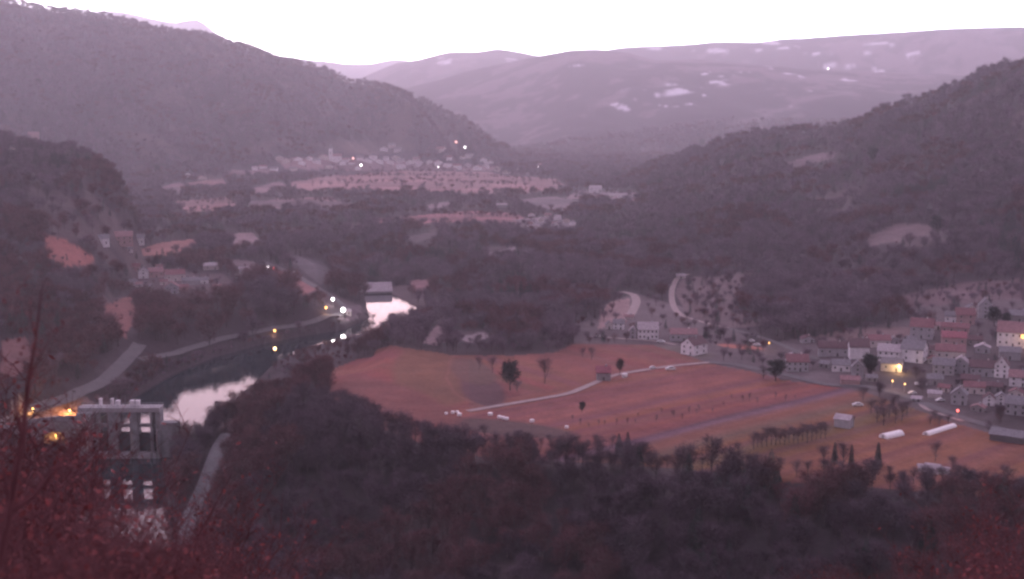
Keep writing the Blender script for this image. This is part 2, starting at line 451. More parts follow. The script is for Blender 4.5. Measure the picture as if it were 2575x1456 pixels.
# ------------------------------------------------------------------ ground sheet
rs = [1.0]
while rs[-1] < 19500:
    r = rs[-1]
    rs.append(r + (max(0.8, r * .09) if r < 280 else min(r * r * 6.4e-6, r * 0.0075)))
rs = np.array(rs)
azs = np.concatenate([np.arange(-180, -50, 6), np.arange(-50, -25.2, 0.8), np.arange(-25.2, 25.2, 0.065), np.arange(25.2, 50, 0.8), np.arange(50, 180.1, 6)])
azs[-1] = 180
azr = np.radians(azs)
A, RR = np.meshgrid(azr, rs)          # rows = radius
X = RR * np.sin(A); Y = RR * np.cos(A)
Z, ID, DU, DD = terrain(X, Y, True)
PX, PY = project(X, Y, Z)
nr, na = X.shape
TE = (Z - H) / RR
cm = np.maximum.accumulate(TE, 0)      # running skyline

def classify(x, y, z, r, jit=True):
    px, py = project(x, y, z)
    if jit:
        px = px + 9 * fbm(x, y, r * 0.02 + 4, 41, 2); py = py + 4.5 * fbm(x, y, r * 0.02 + 4, 43, 3)
    k = np.full(np.shape(x), -1)
    for i, (nm, pl, r0, r1, c) in enumerate(OPEN):
        k = np.where(inpoly(px, py, pl) & (r > r0) & (r < r1), i, k)
    return k, px, py

K, JX, JY = classify(X, Y, Z, RR)
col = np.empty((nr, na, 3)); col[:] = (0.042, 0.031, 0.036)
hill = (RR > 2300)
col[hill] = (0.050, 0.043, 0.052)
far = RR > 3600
nz = fbm(X, Y, 420, 51, 4)
nz2 = fbm(X, Y, 90, 52, 3)
col = col * (1 + 0.25 * nz[..., None] + 0.2 * nz2[..., None])
farm = np.isin(ID, [4, 5, 6])
open_far = ss((nz + 0.6 * nz2 + 0.2 * fbm(X, Y, 40, 53, 2) - 0.10) / 0.22) * farm
col = col * (1 - open_far[..., None] * .7) + np.array((0.16, 0.125, 0.14)) * open_far[..., None] * .7
gap = ss((fbm(X, Y, 75, 88, 3) - .30) / .12) * (~farm)
col = col * (1 - gap[..., None]) + np.array((0.085, 0.062, 0.066)) * gap[..., None]
for i, (nm, pl, r0, r1, c) in enumerate(OPEN):
    mk = K == i
    if mk.any():
        v = 1 + (0.16 if i != 1 else .5) * nz2[mk] + 0.10 * fbm(X[mk], Y[mk], 22, 61, 3)
        cc = np.array(c) * v[:, None]
        if r0 >= 1200:
            pm = ss((fbm(X[mk] / 2.2, Y[mk], 55, 63, 3) + .12) / .3)[:, None]
            cc = cc * pm + np.array(c) * np.array((.62, .66, .68)) * (1 - pm)
        col[mk] = cc
# strips of the big field (plan coordinates)
sa = Vector(unplane(1650, 1093, 0)); sb = Vector(unplane(2080, 990, 0))
sd = (sb - sa).normalized(); sn = Vector((-sd.y, sd.x))
q = (X - sa.x) * sn.x + (Y - sa.y) * sn.y + 5 * fbm(X, Y, 120, 71, 2)
along = (X - sa.x) * sd.x + (Y - sa.y) * sd.y
FK = K == 0
strip_cols = [(-200, (0.20,0.105,0.078)), (-70, (0.22,0.112,0.075)), (-46, (0.15,0.115,0.072)), (-36, (0.235,0.12,0.078)), (-26, (0.155,0.12,0.080)), (-16, (0.22,0.11,0.082)), (-9, (0.21,0.115,0.095)),
              (-5, (0.205,0.15,0.155)), (0, (0.13,0.085,0.10)), (4, (0.22,0.095,0.085)), (14, (0.235,0.098,0.085)), (24, (0.205,0.10,0.09)), (34, (0.235,0.105,0.085)), (46, (0.20,0.10,0.09)),
              (58, (0.24,0.11,0.09)), (80, (0.22,0.105,0.09)), (400, (0.22,0.115,0.10))]
qs = np.array([s[0] for s in strip_cols], float); qc = np.array([s[1] for s in strip_cols])
right = FK & (along > -190) & (PY > 915 + (1785 - np.clip(PX, 1100, 1785)) * 0.16)
for c in range(3):
    v = np.interp(q, qs, qc[:, c]) * (1 + (0.09 + .03 * c) * (_hash(np.floor(q / 5.5 + .35 * nz2), q * 0 + 3, 5 + c // 2) - .5) * 2 + 0.05 * np.sin(q * 1.9) + 0.15 * fbm(along / 9, q, 2.4, 81, 2) + 0.12 * nz2)
    col[..., c] = np.where(right, v, col[..., c])
def ell(cx, cy, ax, ay, ang=0, soft=.35):
    dx = PX - cx; dy = PY - cy
    ca, sa_ = math.cos(ang), math.sin(ang)
    u = (dx * ca + dy * sa_) / ax; v = (-dx * sa_ + dy * ca) / ay
    d = np.sqrt(u * u + v * v) + 0.22 * nz2
    return ss((1 - d) / soft + .5)
def blend(w, c, gate):
    w = (w * gate)[..., None]
    col[:] = col * (1 - w) + np.array(c) * w
LF = FK & ~right
qq = (X * .82 + Y * .57)
for c in range(3):
    v = col[..., c] * (1 + .10 * (_hash(np.floor(qq / 9 + .5 * nz2), qq * 0 + 1, 9 + c) - .5) * 2 + .16 * nz2)
    col[..., c] = np.where(LF, v, col[..., c])
blend(ell(1070, 935, 85, 62), (0.185, 0.118, 0.080), FK)
blend(ell(1090, 985, 120, 40), (0.18, 0.115, 0.078), FK)
blend(ell(1215, 985, 62, 40, .5), (0.125, 0.08, 0.088), FK)
blend(np.clip(ell(1262, 955, 142, 84, .1, .05) - ell(1262, 955, 135, 78, .1, .05), 0, 1) * (PX < 1230) * .7, (0.25, 0.15, 0.12), FK)
blend(ell(1190, 935, 60, 30, .3), (0.15, 0.108, 0.092), FK)
blend(ell(1270, 1075, 170, 18, .1), (0.11, 0.085, 0.08), FK)
blend(ell(1000, 1010, 160, 40, .3), (0.19, 0.10, 0.09), FK)
VK = K == 1
blend(ell(1860, 872, 60, 5, .1), (0.34, 0.13, 0.10), VK)
blend(ell(2180, 840, 150, 14, -.05), (0.15, 0.10, 0.10), VK)
blend(ell(1700, 885, 100, 14, .1), (0.12, 0.10, 0.09), VK)
# snow on the far slopes
SNOW = [(1700,210,30,3,-.2),(1840,215,26,3,.1),(1760,190,22,2,-.3),(1880,178,26,2,-.1),(1995,190,22,3,.2),(2060,225,24,3,-.1),(2140,200,20,3,0),(2180,135,26,2,0),(2060,135,30,2,0),(1900,125,30,2,0),(2330,110,22,3,-.2),(1660,268,16,3,0),(1590,245,14,3,.4),(2210,180,16,4,.3),(1450,165,20,2,0),(2010,300,20,4,0),(1950,285,14,3,0),(1715,228,40,7,-.15),(1795,203,34,5,-.28),(1590,226,32,4,0),(1522,250,13,4,.6),(1540,262,10,3,.2),(1560,268,20,5,.3),(1120,157,20,4,-.1),(1130,146,26,3,0),(1282,151,14,3,0),(1935,107,22,4,.1),(2290,140,10,9,-.8),(2310,133,14,5,-.5),
        (1850,190,40,5,-.35),(1770,248,20,6,-.7),(2090,165,60,3,0),(1925,170,30,3,0),(2210,112,30,4,0),(1640,235,16,3,.2),(1905,262,26,5,0),(1985,270,18,4,.1),(1720,262,22,4,-.2),(1990,120,30,4,0),(1310,128,30,3,0),(1810,128,50,4,0),(1650,122,30,3,0)]
mott = ss((fbm(X, Y, 110, 91, 5) + .02) / .22)
for cx, cy, ax, ay, an in SNOW:
    blend(ell(cx, cy, ax * 1.2, ay * 1.3, an, .6) * mott, (0.60, 0.57, 0.62), farm)
col[FK] *= np.array((.75, .595, .60))
col[FK & (PX < 1180)] *= np.array((1.1, 1.0, 1.0))
col = np.clip(col, 0.01, 0.9)

names = {0: ('valley_ground', 'structure'), 1: ('hillside', 0), 2: ('knoll', 0), 3: ('wooded_slope', 0), 4: ('mountain_slope', 0), 5: ('mountain_ridge', 0), 6: ('mountain_plateau', 0), 7: ('distant_mountains', 0), 8: ('near_slope', 0)}
fid = ID[:-1, :-1]
i0 = (np.arange(nr - 1)[:, None] * na + np.arange(na - 1)[None, :])
quads = np.stack([i0, i0 + 1, i0 + na + 1, i0 + na], -1)
co = np.stack([X, Y, Z], -1).reshape(-1, 3); cf = col.reshape(-1, 3)
for k, (nm, _) in names.items():
    q_ = quads[fid == k]
    if len(q_) == 0: continue
    used = np.unique(q_); remap = np.full(len(co), -1); remap[used] = np.arange(len(used))
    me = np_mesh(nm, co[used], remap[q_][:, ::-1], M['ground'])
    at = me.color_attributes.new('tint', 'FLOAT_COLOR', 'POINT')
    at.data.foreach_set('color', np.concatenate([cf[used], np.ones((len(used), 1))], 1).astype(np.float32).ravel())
    me.polygons.foreach_set('use_smooth', np.ones(len(q_), bool))
    o = bpy.data.objects.new(nm, me); COL.objects.link(o); o['kind'] = 'structure'

# ------------------------------------------------------------------ water
def water_sheet(name, pl, w, z):
    ls = smooth_line([Vector((a, b, z)) for a, b in pl], 8)
    segs = []
    ws = np.interp(np.linspace(0, len(pl) - 1, len(ls)), np.arange(len(pl)), w)
    vs = []; fs = []
    for i, p in enumerate(ls):
        d = ls[min(i + 1, len(ls) - 1)] - ls[max(i - 1, 0)]
        n = Vector((-d.y, d.x, 0)).normalized() * (ws[i] + 9)
        for k in range(5):
            t = k / 4 * 2 - 1
            vs.append((p.x + n.x * t, p.y + n.y * t, z))
        if i:
            for k in range(4):
                a = (i - 1) * 5 + k
                fs.append((a, a + 1, a + 6, a + 5))
    m = MB(); m.add(vs, fs)
    o = m.build(name, M['water']); o['kind'] = 'structure'
    return o
dam_dir = (RUP[-1] - RUP[-2]); dam_dir = dam_dir / np.linalg.norm(dam_dir)
up_end = DAMP - np.array([0.0, 0.0])
water_sheet('river_water', list(RUP), UPW, ZUP)
RD2 = RDN.copy(); RD2[0] = DAMP + (RDN[1] - DAMP) * 0.12
water_sheet('tailwater', list(RD2), DNW, ZDN)

# ------------------------------------------------------------------ roads
def ribbon(name, pts, w, m, lift):
    ls = smooth_line(pts, 5)
    vs = []; fs = []
    K_ = 4
    for i, p in enumerate(ls):
        d = ls[min(i + 1, len(ls) - 1)] - ls[max(i - 1, 0)]
        n = Vector((-d.y, d.x, 0)).normalized() * (w / 2)
        zs = [gz(p.x + n.x * t, p.y + n.y * t) for t in (-1, -.5, 0, .5, 1)]
        zc = max(zs[1:4]) * .5 + sum(zs) / 5 * .5
        for k in range(5):
            t = k / 2 - 1
            z = zc * .6 + zs[k] * .4 + lift
            z = max(z, zs[k] + lift * .6)
            vs.append((p.x + n.x * t, p.y + n.y * t, z))
        if i:
            for k in range(4):
                a = (i - 1) * 5 + k
                fs.append((a, a + 1, a + 6, a + 5))
    m_ = MB(); m_.add(vs, fs)
    o = m_.build(name, m); o['kind'] = 'structure'
    for p in o.data.polygons: p.use_smooth = True
for nm, pts, w, mt in ROADPTS:
    ribbon(nm, pts, w, M[mt], 0.35)

# ------------------------------------------------------------------ houses
win_mb = MB(); win_mb.box(-.5, .5, -.06, .1, -.5, .5)
WINF = win_mb.mesh('window', M['frame'])
pane_mb = MB(); pane_mb.box(-.4, .4, -.09, -.02, -.42, .42)
PANE = pane_mb.mesh('pane', M['glass'])
LITPANE = pane_mb.mesh('lit_pane', emat('lit_window', (1, .6, .25), 2.5))
HOUSES_XY = []

def add_window(parent, x, y, z, w, h, rz=0, lit=False):
    o = bpy.data.objects.new('window', WINF); COL.objects.link(o); o.parent = parent
    o.location = (x, y, z); o.scale = (w, 1, h); o.rotation_euler = (0, 0, rz)
    p = bpy.data.objects.new('pane', LITPANE if lit else PANE); COL.objects.link(p); p.parent = o
    return o

def house(px, py, wpx, hpx, wall, roof, label, yaw=0, depth=.8, gable='x', win=(3, 2), group=None, chimney=True, cat='house', floors=None, name='house', rfrac=.38):
    if hpx == 33 and wpx == 116: rfrac = .6; HOUSES_XY.append((pick(875, 765).x, pick(875, 765).y, 26)); HOUSES_XY.append((pick(905, 775).x, pick(905, 775).y, 24)); HOUSES_XY.append((pick(950, 760).x, pick(950, 760).y, 14)); cat = 'hall'; name = 'hall'; chimney = False
    c = pick(px, py)
    dist = (c - Vector((0, 0, H))).length
    w = wpx * dist / F; h = hpx * dist / F
    d = w * depth
    back = Vector((c.x, c.y, 0)).normalized()
    c = c + back * (d * .4); c.z = gz(c.x, c.y) if dist < 2500 else c.z
    face = math.atan2(-c.x, c.y)
    HOUSES_XY.append((c.x, c.y, max(w, d) * .65 + 2))
    t = empty(name, c, face + R(yaw), label, cat, group)
    rh = h * rfrac; hw = h - rh
    sub = min(3.0, .25 * w)
    b = MB()
    X0, Y0 = w / 2, d / 2
    if gable == 'x':   # ridge runs left-right
        pr = [(-Y0, -sub), (Y0, -sub), (Y0, hw), (0, hw + rh * .93), (-Y0, hw)]
        vs = [(-X0, y, z) for y, z in pr] + [(X0, y, z) for y, z in pr]
    else:
        pr = [(-X0, -sub), (X0, -sub), (X0, hw), (0, hw + rh * .93), (-X0, hw)]
        vs = [(x, Y0, z) for x, z in pr] + [(x, -Y0, z) for x, z in pr]
    n = 5
    b.add(vs, [tuple(range(n))[::-1], tuple(range(n, 2 * n))] + [(i, (i + 1) % n, (i + 1) % n + n, i + n) for i in range(n)])
    b.build('wall', M['wall_' + wall], t)
    rf = MB(); ov = .5; th = .28
    if gable == 'x':
        for s in (-1, 1):
            e = (s * (Y0 + ov), hw - rh * ov / Y0 + .05); k = (0, hw + rh + .05)
            vs = [(-X0 - ov, e[0], e[1]), (X0 + ov, e[0], e[1]), (X0 + ov, k[0], k[1]), (-X0 - ov, k[0], k[1])]
            vs += [(a, bb, cc + th) for a, bb, cc in vs]
            rf.add(vs, [(0,1,2,3),(7,6,5,4),(0,4,5,1),(1,5,6,2),(3,2,6,7),(0,3,7,4)])
    else:
        for s in (-1, 1):
            e = (s * (X0 + ov), hw - rh * ov / X0 + .05); k = (0, hw + rh + .05)
            vs = [(e[0], -Y0 - ov, e[1]), (e[0], Y0 + ov, e[1]), (k[0], Y0 + ov, k[1]), (k[0], -Y0 - ov, k[1])]
            vs += [(a, bb, cc + th) for a, bb, cc in vs]
            rf.add(vs, [(0,1,2,3),(7,6,5,4),(0,4,5,1),(1,5,6,2),(3,2,6,7),(0,3,7,4)])
    ro = rf.build('roof', M['roof_' + roof], t)
    if chimney and w > 6:
        cb = MB(); cx = w * .2 if gable == 'x' else w * .12
        cb.box(cx - .4, cx + .4, -.4, .4, hw + rh * .6, hw + rh + 1.1); cb.build('chimney', M['wall_' + ('grey' if wall != 'grey' else 'cream')], ro)
    nx, nz_ = win
    if nx:
        fh = hw / nz_
        ww = min(1.2, w / nx * .45); wh = min(1.5, fh * .5)
        for j in range(nz_):
            for i in range(nx):
                xx = -X0 + w * (i + .5) / nx
                if j == 0 and i == nx // 2:
                    db = MB(); db.box(xx - .5, xx + .5, -Y0 - .07, -Y0 + .1, 0.05, min(2.1, fh * .8)); db.build('door', M['darkwood'], t)
                else:
                    add_window(t, xx, -Y0, fh * (j + .55), ww, wh)
            for s in (-1, 1):
                for k in range(2):
                    add_window(t, s * X0, -Y0 + d * (k + .5) / 2, fh * (j + .55), ww, wh, s * math.pi / 2)
        if gable == 'y' and nz_ > 1 and rh > 2:
            add_window(t, 0, -Y0, hw + rh * .3, ww * .8, wh * .8)
    return t

HS = [
 (1629,853,50,41,'white','pale','long white house with two rows of dark windows above the terrace',4,.6,'x',(5,2)),
 (1591,851,18,30,'grey','pale','narrow grey annex at the end of the long white house',0,.9,'y',(1,2)),
 (1556,828,26,24,'white','grey','small white house at the foot of the pale curved meadow',-8,.8,'x',(2,2)),
 (1531,828,16,20,'cream','grey','little cream cottage beside the pale curved meadow',10,.8,'y',(1,1)),
 (1582,803,22,11,'cream','pink','low shed with pink roof under the farm track',5,.6,'x',(0,0)),
 (1718,858,66,30,'grey','pink','wide low farmhouse with pinkish roof behind the white gabled house',5,.5,'x',(5,1)),
 (1745,893,40,42,'white','brown','bright white gabled house with brown roof at the head of the field',-38,1.35,'y',(2,2)),
 (1517,957,34,34,'stone','brightred','open field barn with bright red roof beside the track',4,.9,'x',(1,1)),
 (2003,934,52,40,'grey','red','grey house with red roof at the left end of the village',8,.7,'x',(4,2)),
 (2095,896,72,34,'grey','brown','long grey farm building with plain roof left of the white barn',4,.4,'x',(4,1)),
 (2158,902,46,46,'white','brown','windowless white barn wall under a dark red roof',8,.9,'x',(0,0)),
 (2208,872,52,26,'cream','red','red roofed house behind the windowless white barn',14,.7,'x',(3,1)),
 (2236,908,52,38,'white','pale','pale house with flat front right of the white barn',-5,.7,'x',(4,2)),
 (2243,934,48,30,'cream','grey','house with its wall lit yellow by a lamp',-8,.7,'x',(2,1)),
 (2298,911,52,50,'white','grey','square pale house with grey roof and dark upper window',-14,.9,'x',(2,2)),
 (2114,934,42,27,'white','grey','small white house in front of the long grey farm building',3,.7,'x',(3,1)),
 (2156,948,28,38,'grey','grey','tall narrow grey house left of the dark conifer',0,.9,'y',(1,2)),
 (2137,968,44,20,'pink','pink','low pink roofed shed at the field end of the street',6,.6,'x',(0,0)),
 (2318,852,52,46,'grey','red','tall grey house with small red roof above the village',-4,.8,'x',(3,2)),
 (2390,812,26,26,'white','grey','small white house left of the red roofed hillside house',0,.8,'x',(2,1)),
 (2425,815,42,36,'pink','red','pink hillside house with red roof',10,.8,'x',(2,2)),
 (2402,838,62,22,'pink','red','long red roofed row below the pink hillside house',-4,.5,'x',(4,1)),
 (2397,869,54,30,'pink','brightred','house with wide bright red roof in the middle of the village',5,.8,'x',(3,1)),
 (2476,800,30,46,'grey','grey','grey tower like house beside the upper conifers',4,.9,'y',(1,3)),
 (2548,873,70,56,'white','pink','large white house with a row of tall openings at the right edge',-4,.6,'x',(5,2)),
 (2388,906,66,34,'cream','red','red roofed house with pink gable under the bright red roof',3,.7,'x',(4,1)),
 (2372,942,48,36,'grey','grey','plain grey house behind the white van',0,.8,'x',(3,2)),
 (2415,940,38,40,'grey','pale','grey house with pale roof beside the plain grey house',-6,.8,'y',(2,2)),
 (2470,946,58,34,'grey','brown','grey house with dark red roof left of the tall white gable',4,.7,'x',(4,1)),
 (2518,950,30,50,'white','brown','tall narrow white house with six dark windows',-6,.9,'y',(2,3)),
 (2560,972,40,36,'white','pink','white house with pink roof at the right edge below the large one',0,.8,'x',(2,2)),
 (2411,1018,36,40,'grey','grey','pale grey green house by the red street lamp',-3,.8,'y',(2,2)),
 (2486,1020,26,28,'white','brown','left one of two small white houses near the lower street',2,.9,'y',(1,2)),
 (2516,1018,26,27,'white','grey','right one of two small white houses near the lower street',2,.9,'y',(1,2)),
 (2556,1044,48,42,'grey','grey','grey house at the right edge beside the lower street',-8,.8,'x',(3,2)),
 (2449,990,46,26,'cream','red','low house with dull red roof above the two small white houses',4,.7,'x',(3,1)),
 (2350,1000,30,16,'cream','pale','small pale outbuilding left of the grey green house',0,.7,'x',(0,0)),
 (2440,968,40,22,'dark','brown','dark barn between the upper and the lower street',-3,.7,'x',(0,0)),
 (2350,968,36,24,'stone','grey','stone outbuilding behind the street lamps',4,.7,'x',(1,1)),
 (2538,905,46,28,'grey','grey','grey barn below the large white house',5,.7,'x',(1,1)),
 (2562,810,44,26,'stone','grey','stone barn above the large white house',5,.7,'x',(1,1)),
 # left shelf
 (258,616,30,22,'white','grey','white cottage left of the pink roofed farm on the left shelf',5,.8,'x',(2,1)),
 (306,618,52,28,'pink','pink','wide pink roofed farmhouse on the left shelf beside a tall dark conifer',0,.7,'x',(4,2)),
 (350,612,24,20,'white','grey','white cottage right of the pink roofed farm on the left shelf',0,.8,'x',(2,1)),
 (341,682,22,16,'pink','red','small red house on the rim of the left hamlet',0,.8,'x',(2,1)),
 (361,700,24,26,'white','grey','bright white house at the left of the left bank hamlet',0,.9,'y',(1,2)),
 (392,697,34,22,'pink','pink','pink house right of the bright white one in the left hamlet',8,.8,'x',(3,1)),
 (440,706,46,26,'cream','red','red roofed house in the middle of the left hamlet',5,.8,'x',(3,1)),
 (432,738,32,28,'grey','pink','tall grey house below the red roofed one in the left hamlet',-5,.8,'y',(2,2)),
 (335,718,18,14,'white','grey','small white shed on the lower edge of the left hamlet',0,.8,'x',(0,0)),
 (377,735,14,20,'white','grey','narrow white shed below the bright white house',0,.9,'y',(0,0)),
 (408,745,12,10,'white','grey','tiny white hut at the wood edge under the left hamlet',0,.9,'x',(0,0)),
 (350,722,16,12,'white','pink','small white house under the bright white one',3,.8,'x',(1,1)),
 (412,716,18,13,'cream','red','red roofed cottage between the pink and the middle hamlet houses',3,.8,'x',(1,1)),
 (462,730,22,14,'pink','red','pink house right of the tall grey hamlet house',3,.8,'x',(1,1)),
 (500,742,20,10,'stone','pink','low pink roofed barn under the isolated white house',3,.8,'x',(1,1)),
 (575,733,24,10,'cream','pink','long pink roofed shed at the right end of the hamlet',3,.8,'x',(1,1)),
 (400,676,16,10,'cream','red','red roofed hut behind the hamlet',3,.8,'x',(1,1)),
 (600,700,16,10,'grey','pale','grey hut between hamlet and lit road',3,.8,'x',(1,1)),
 (325,634,16,10,'white','grey','small white shed below the wide pink roofed farmhouse',3,.8,'x',(1,1)),
 (372,634,12,9,'pink','red','tiny pink hut at the end of the left shelf field',3,.8,'x',(1,1)),
 (514,713,19,14,'white','grey','isolated bright white house right of the left hamlet',4,.8,'x',(1,1)),
 (546,727,20,11,'white','pink','low white house with pink roof near the road bend',4,.8,'x',(2,1)),
 (480,716,40,17,'grey','grey','long grey building between hamlet and bright white house',4,.5,'x',(0,0)),
 (531,678,36,16,'cream','pale','pale roofed farm above the isolated white house',4,.6,'x',(2,1)),
 (622,686,40,14,'grey','pale','long pale roof among trees left of the lit road',6,.5,'x',(0,0)),
 (738,706,18,20,'grey','pale','pale house beside the tall dark cypress',4,.9,'y',(1,1)),
 (85,348,24,15,'pink','pink','pink hilltop house on the left knoll',0,.7,'x',(2,1)),
 (33,376,14,8,'cream','grey','small pale house on the left knoll slope',0,.7,'x',(0,0)),
 (872,792,20,13,'cream','pale','pale building by the river lamps left of the bright pool',4,.7,'x',(2,1)),
 # mid right flank
 (1497,484,30,17,'white','pale','white building at the foot of the right hill spur',4,.7,'x',(3,1)),
 (1530,499,42,12,'cream','pale','long low building right of the white one at the spur',4,.5,'x',(0,0)),
 (1572,500,36,13,'white','pale','second long pale building further along the spur foot',4,.5,'x',(0,0)),
 (1412,480,14,14,'white','grey','small white house at the very tip of the wooded spur',4,.8,'x',(0,0)),
 (1262,521,26,9,'grey','pale','pale roof alone above the mid valley fields',4,.6,'x',(0,0)),
 (1240,752,12,9,'cream','pale','lonely small hut in the mid valley wood',4,.8,'x',(0,0)),
 (926,746,116,33,'stone','pale','long pale roofed hall on the river bank above the bright pool',4,.4,'x',(6,1)),
 (1712,700,22,10,'cream','pale','cottage at the top of the winding hill track',4,.8,'x',(1,1)),
]
for i, (a, b_, w_, h_, wl_, rf_, tx) in enumerate([
 (2075,925,24,16,'stone','grey','stone shed left of the small white house'),(2030,862,30,16,'grey','brown','brown roofed shed below the upper street bend'),(2190,960,26,16,'stone','grey','stone shed right of the dark conifer'),
 (2245,868,26,18,'grey','grey','grey house high behind the pale flat fronted one'),(2345,892,26,20,'cream','brown','brown roofed cottage left of the wide bright red roof'),(2345,915,22,18,'grey','red','small grey house with red roof behind the plain grey house'),
 (2450,868,34,20,'stone','brown','stone house right of the wide bright red roof'),(2470,888,34,20,'grey','pale','grey house below the orange lit bank'),(2500,985,34,20,'stone','brown','stone house with brown roof right of the low dull red one'),
 (2555,1000,30,20,'cream','red','cream house with red roof low at the right edge'),(2305,1010,22,12,'grey','pale','pale roofed garage by the lower street'),(2460,1035,30,16,'stone','pink','pink roofed shed left of the two small white houses'),
 (2375,985,26,16,'cream','red','small red roofed shed behind the white van'),(2530,846,26,18,'cream','grey','small cream house left of the tall openings'),(2290,865,22,18,'stone','grey','narrow stone house behind the square pale house'),
 (2440,785,22,16,'cream','grey','small cream house under the upper meadow'),(2350,828,24,16,'cream','pink','pink roofed shed left of the long red row'),(1990,905,26,14,'stone','pale','pale roofed shed behind the leftmost grey house')]):
    house(a, b_, w_, h_, wl_, rf_, tx, yaw=(i * 37) % 40 - 20, win=(2, 1), gable='xy'[i % 2])
for t in HS:
    house(*t[:7], yaw=t[7], depth=t[8], gable=t[9], win=t[10])
# far village
FV = [(700,402),(722,410),(745,404),(760,414),(780,403),(795,411),(812,400),(850,399),(870,407),(885,414),(860,415),(905,404),(925,409),(940,403),(955,411),(968,405),(982,413),(995,404),(1010,409),(1030,413),
      (1045,407),(1060,416),(1078,411),(1100,415),(1125,421),(1150,424),(1175,420),(1200,428),(1225,423),(1250,430),(1160,401),(1178,398),(1190,395),(985,372),(1000,382),(965,380),(1110,382),(1128,402),(1215,408),(1235,413),(1275,436),(1300,430),
      (640,428),(664,424),(690,432),(1380,545),(1400,552),(1425,560),(1360,558),(1340,545),(1440,566),(1395,568),(1330,570),(585,446),(470,446),(510,452),(735,430),(830,424),(900,428),(1010,426)]
for i, (a, b) in enumerate(FV):
    rr_ = random.Random(i)
    house(a + rr_.uniform(-3, 3), b, rr_.uniform(12, 21), rr_.uniform(8.5, 12.5), rr_.choice(['white', 'white', 'cream', 'white']), rr_.choice(['pink', 'pale', 'red', 'grey']),
          'small pale house of the distant valley villages', yaw=rr_.uniform(-25, 25), gable=rr_.choice('xy'), win=(0, 0), group='houses of the distant valley villages', chimney=False)

# church with bell tower in the far village
c = pick(832, 404)
s_ = (c - Vector((0, 0, H))).length / F
t = empty('church', c, 0.1, 'white church with tall bell tower in the distant village', 'church')
b = MB(); b.box(-4.4 * s_, 4.4 * s_, -4.4 * s_, 4.4 * s_, -8, 30 * s_); b.build('bell_tower', M['wall_white'], t)
b = MB(); q4 = 5.2 * s_; b.add([(-q4,-q4,30*s_),(q4,-q4,30*s_),(q4,q4,30*s_),(-q4,q4,30*s_),(0,0,42*s_)], [(0,1,4),(1,2,4),(2,3,4),(3,0,4),(3,2,1,0)]); b.build('spire', M['roof_grey'], t)
b = MB(); b.box(4.5*s_, 26*s_, -5*s_, 7*s_, -8, 11*s_); b.build('nave', M['wall_white'], t)
b = MB(); b.add([(4.5*s_,-6*s_,11*s_),(27*s_,-6*s_,11*s_),(27*s_,8*s_,11*s_),(4.5*s_,8*s_,11*s_),(4.5*s_,1*s_,17*s_),(27*s_,1*s_,17*s_)], [(0,1,5,4),(2,3,4,5),(0,4,3),(1,2,5),(0,3,2,1)]); b.build('nave_roof', M['roof_pink'], t)
b = MB(); b.box(-1*s_, 1*s_, -4.7*s_, -4.35*s_, 17*s_, 22*s_); b.build('belfry_opening', M['glass'], t)

# ------------------------------------------------------------------ dam
def px_to_dam(px, py, dist):
    dx, dy, dz = ray(px, py); k = dist / dy
    return dx * k, H + dz * k
DD_ = float(DAMP[1])
sc = DD_ / F * 1.0
def DX(src): return px_to_dam(src * .958, 1080, DD_)[0]
def DZ(src): return px_to_dam(320, src * .958, DD_)[1]
x_ref = DX(320)
dam = empty('dam', (x_ref, DD_, ZDN), 0.0, 'grey concrete river dam with open piers and dark gates', 'dam')
def lx(s): return DX(s) - x_ref
def lz(s): return DZ(s) - ZDN
top = lz(1066); deck0 = lz(1078)
piers = [(254, 260), (289, 312), (346, 366), (399, 406), (414, 426)]
for a, b_ in piers:
    m = MB(); x0, x1 = lx(a), lx(b_)
    m.box(x0, x1, -3.5, 3.5, -5, deck0)
    m.add([(x0, -3.5, -5), (x1, -3.5, -5), ((x0 + x1) / 2, -5.6, -5), (x0, -3.5, deck0 * .62), (x1, -3.5, deck0 * .62), ((x0 + x1) / 2, -5.6, deck0 * .62)], [(0,2,5,3),(2,1,4,5),(3,5,4),(0,1,2)])
    m.build('pier', M['concrete'], dam)
m = MB(); m.box(lx(213), lx(426), -4.2, 4.2, deck0 + .01, top); m.build('deck', M['concrete_pale'], dam)
for s in (-1, 1):
    m = MB(); m.box(lx(213), lx(426), s * 4.1 - .15, s * 4.1 + .15, top + .9, top + 1.1)
    k = 0
    xx = lx(213) + .2
    while xx < lx(426):
        m.box(xx - .07, xx + .07, s * 4.1 - .07, s * 4.1 + .07, top, top + .9); xx += 2.2
    m.build('railing', M['concrete'], dam)
for a, b_ in ((260, 289), (312, 346), (366, 399), (406, 414)):
    m = MB(); m.box(lx(a) - .02, lx(b_) + .02, -1.0, 1.0, lz(1120), lz(1112)); m.build('walkway_beam', M['concrete'], dam)
    m = MB(); m.box(lx(a) + .01, lx(b_) - .01, -.5, .2, lz(1183), lz(1139)); g = m.build('gate', M['steel'], dam)
    m = MB()
    for j in range(4):
        z_ = lz(1183) + (lz(1139) - lz(1183)) * (j + .5) / 4; m.box(lx(a) + .05, lx(b_) - .05, -.75, -.48, z_ - .15, z_ + .15)
    m.build('gate_rib', M['steel'], g)
    m = MB(); m.box(lx(a) - .02, lx(b_) + .02, -5.0, 2.0, -5, lz(1184)); m.build('sill', M['concrete_pale'], dam)
m = MB(); m.box(lx(213), lx(254) - .01, -7, 6, -5, deck0); ab = m.build('abutment', M['concrete'], dam)
m = MB()
for s in (216, 223, 231, 239, 247):
    m.box(lx(s) - .5, lx(s) + .5, -7.6, -6.98, -4, deck0 - .6)
m.build('buttress_rib', M['concrete_pale'], ab)
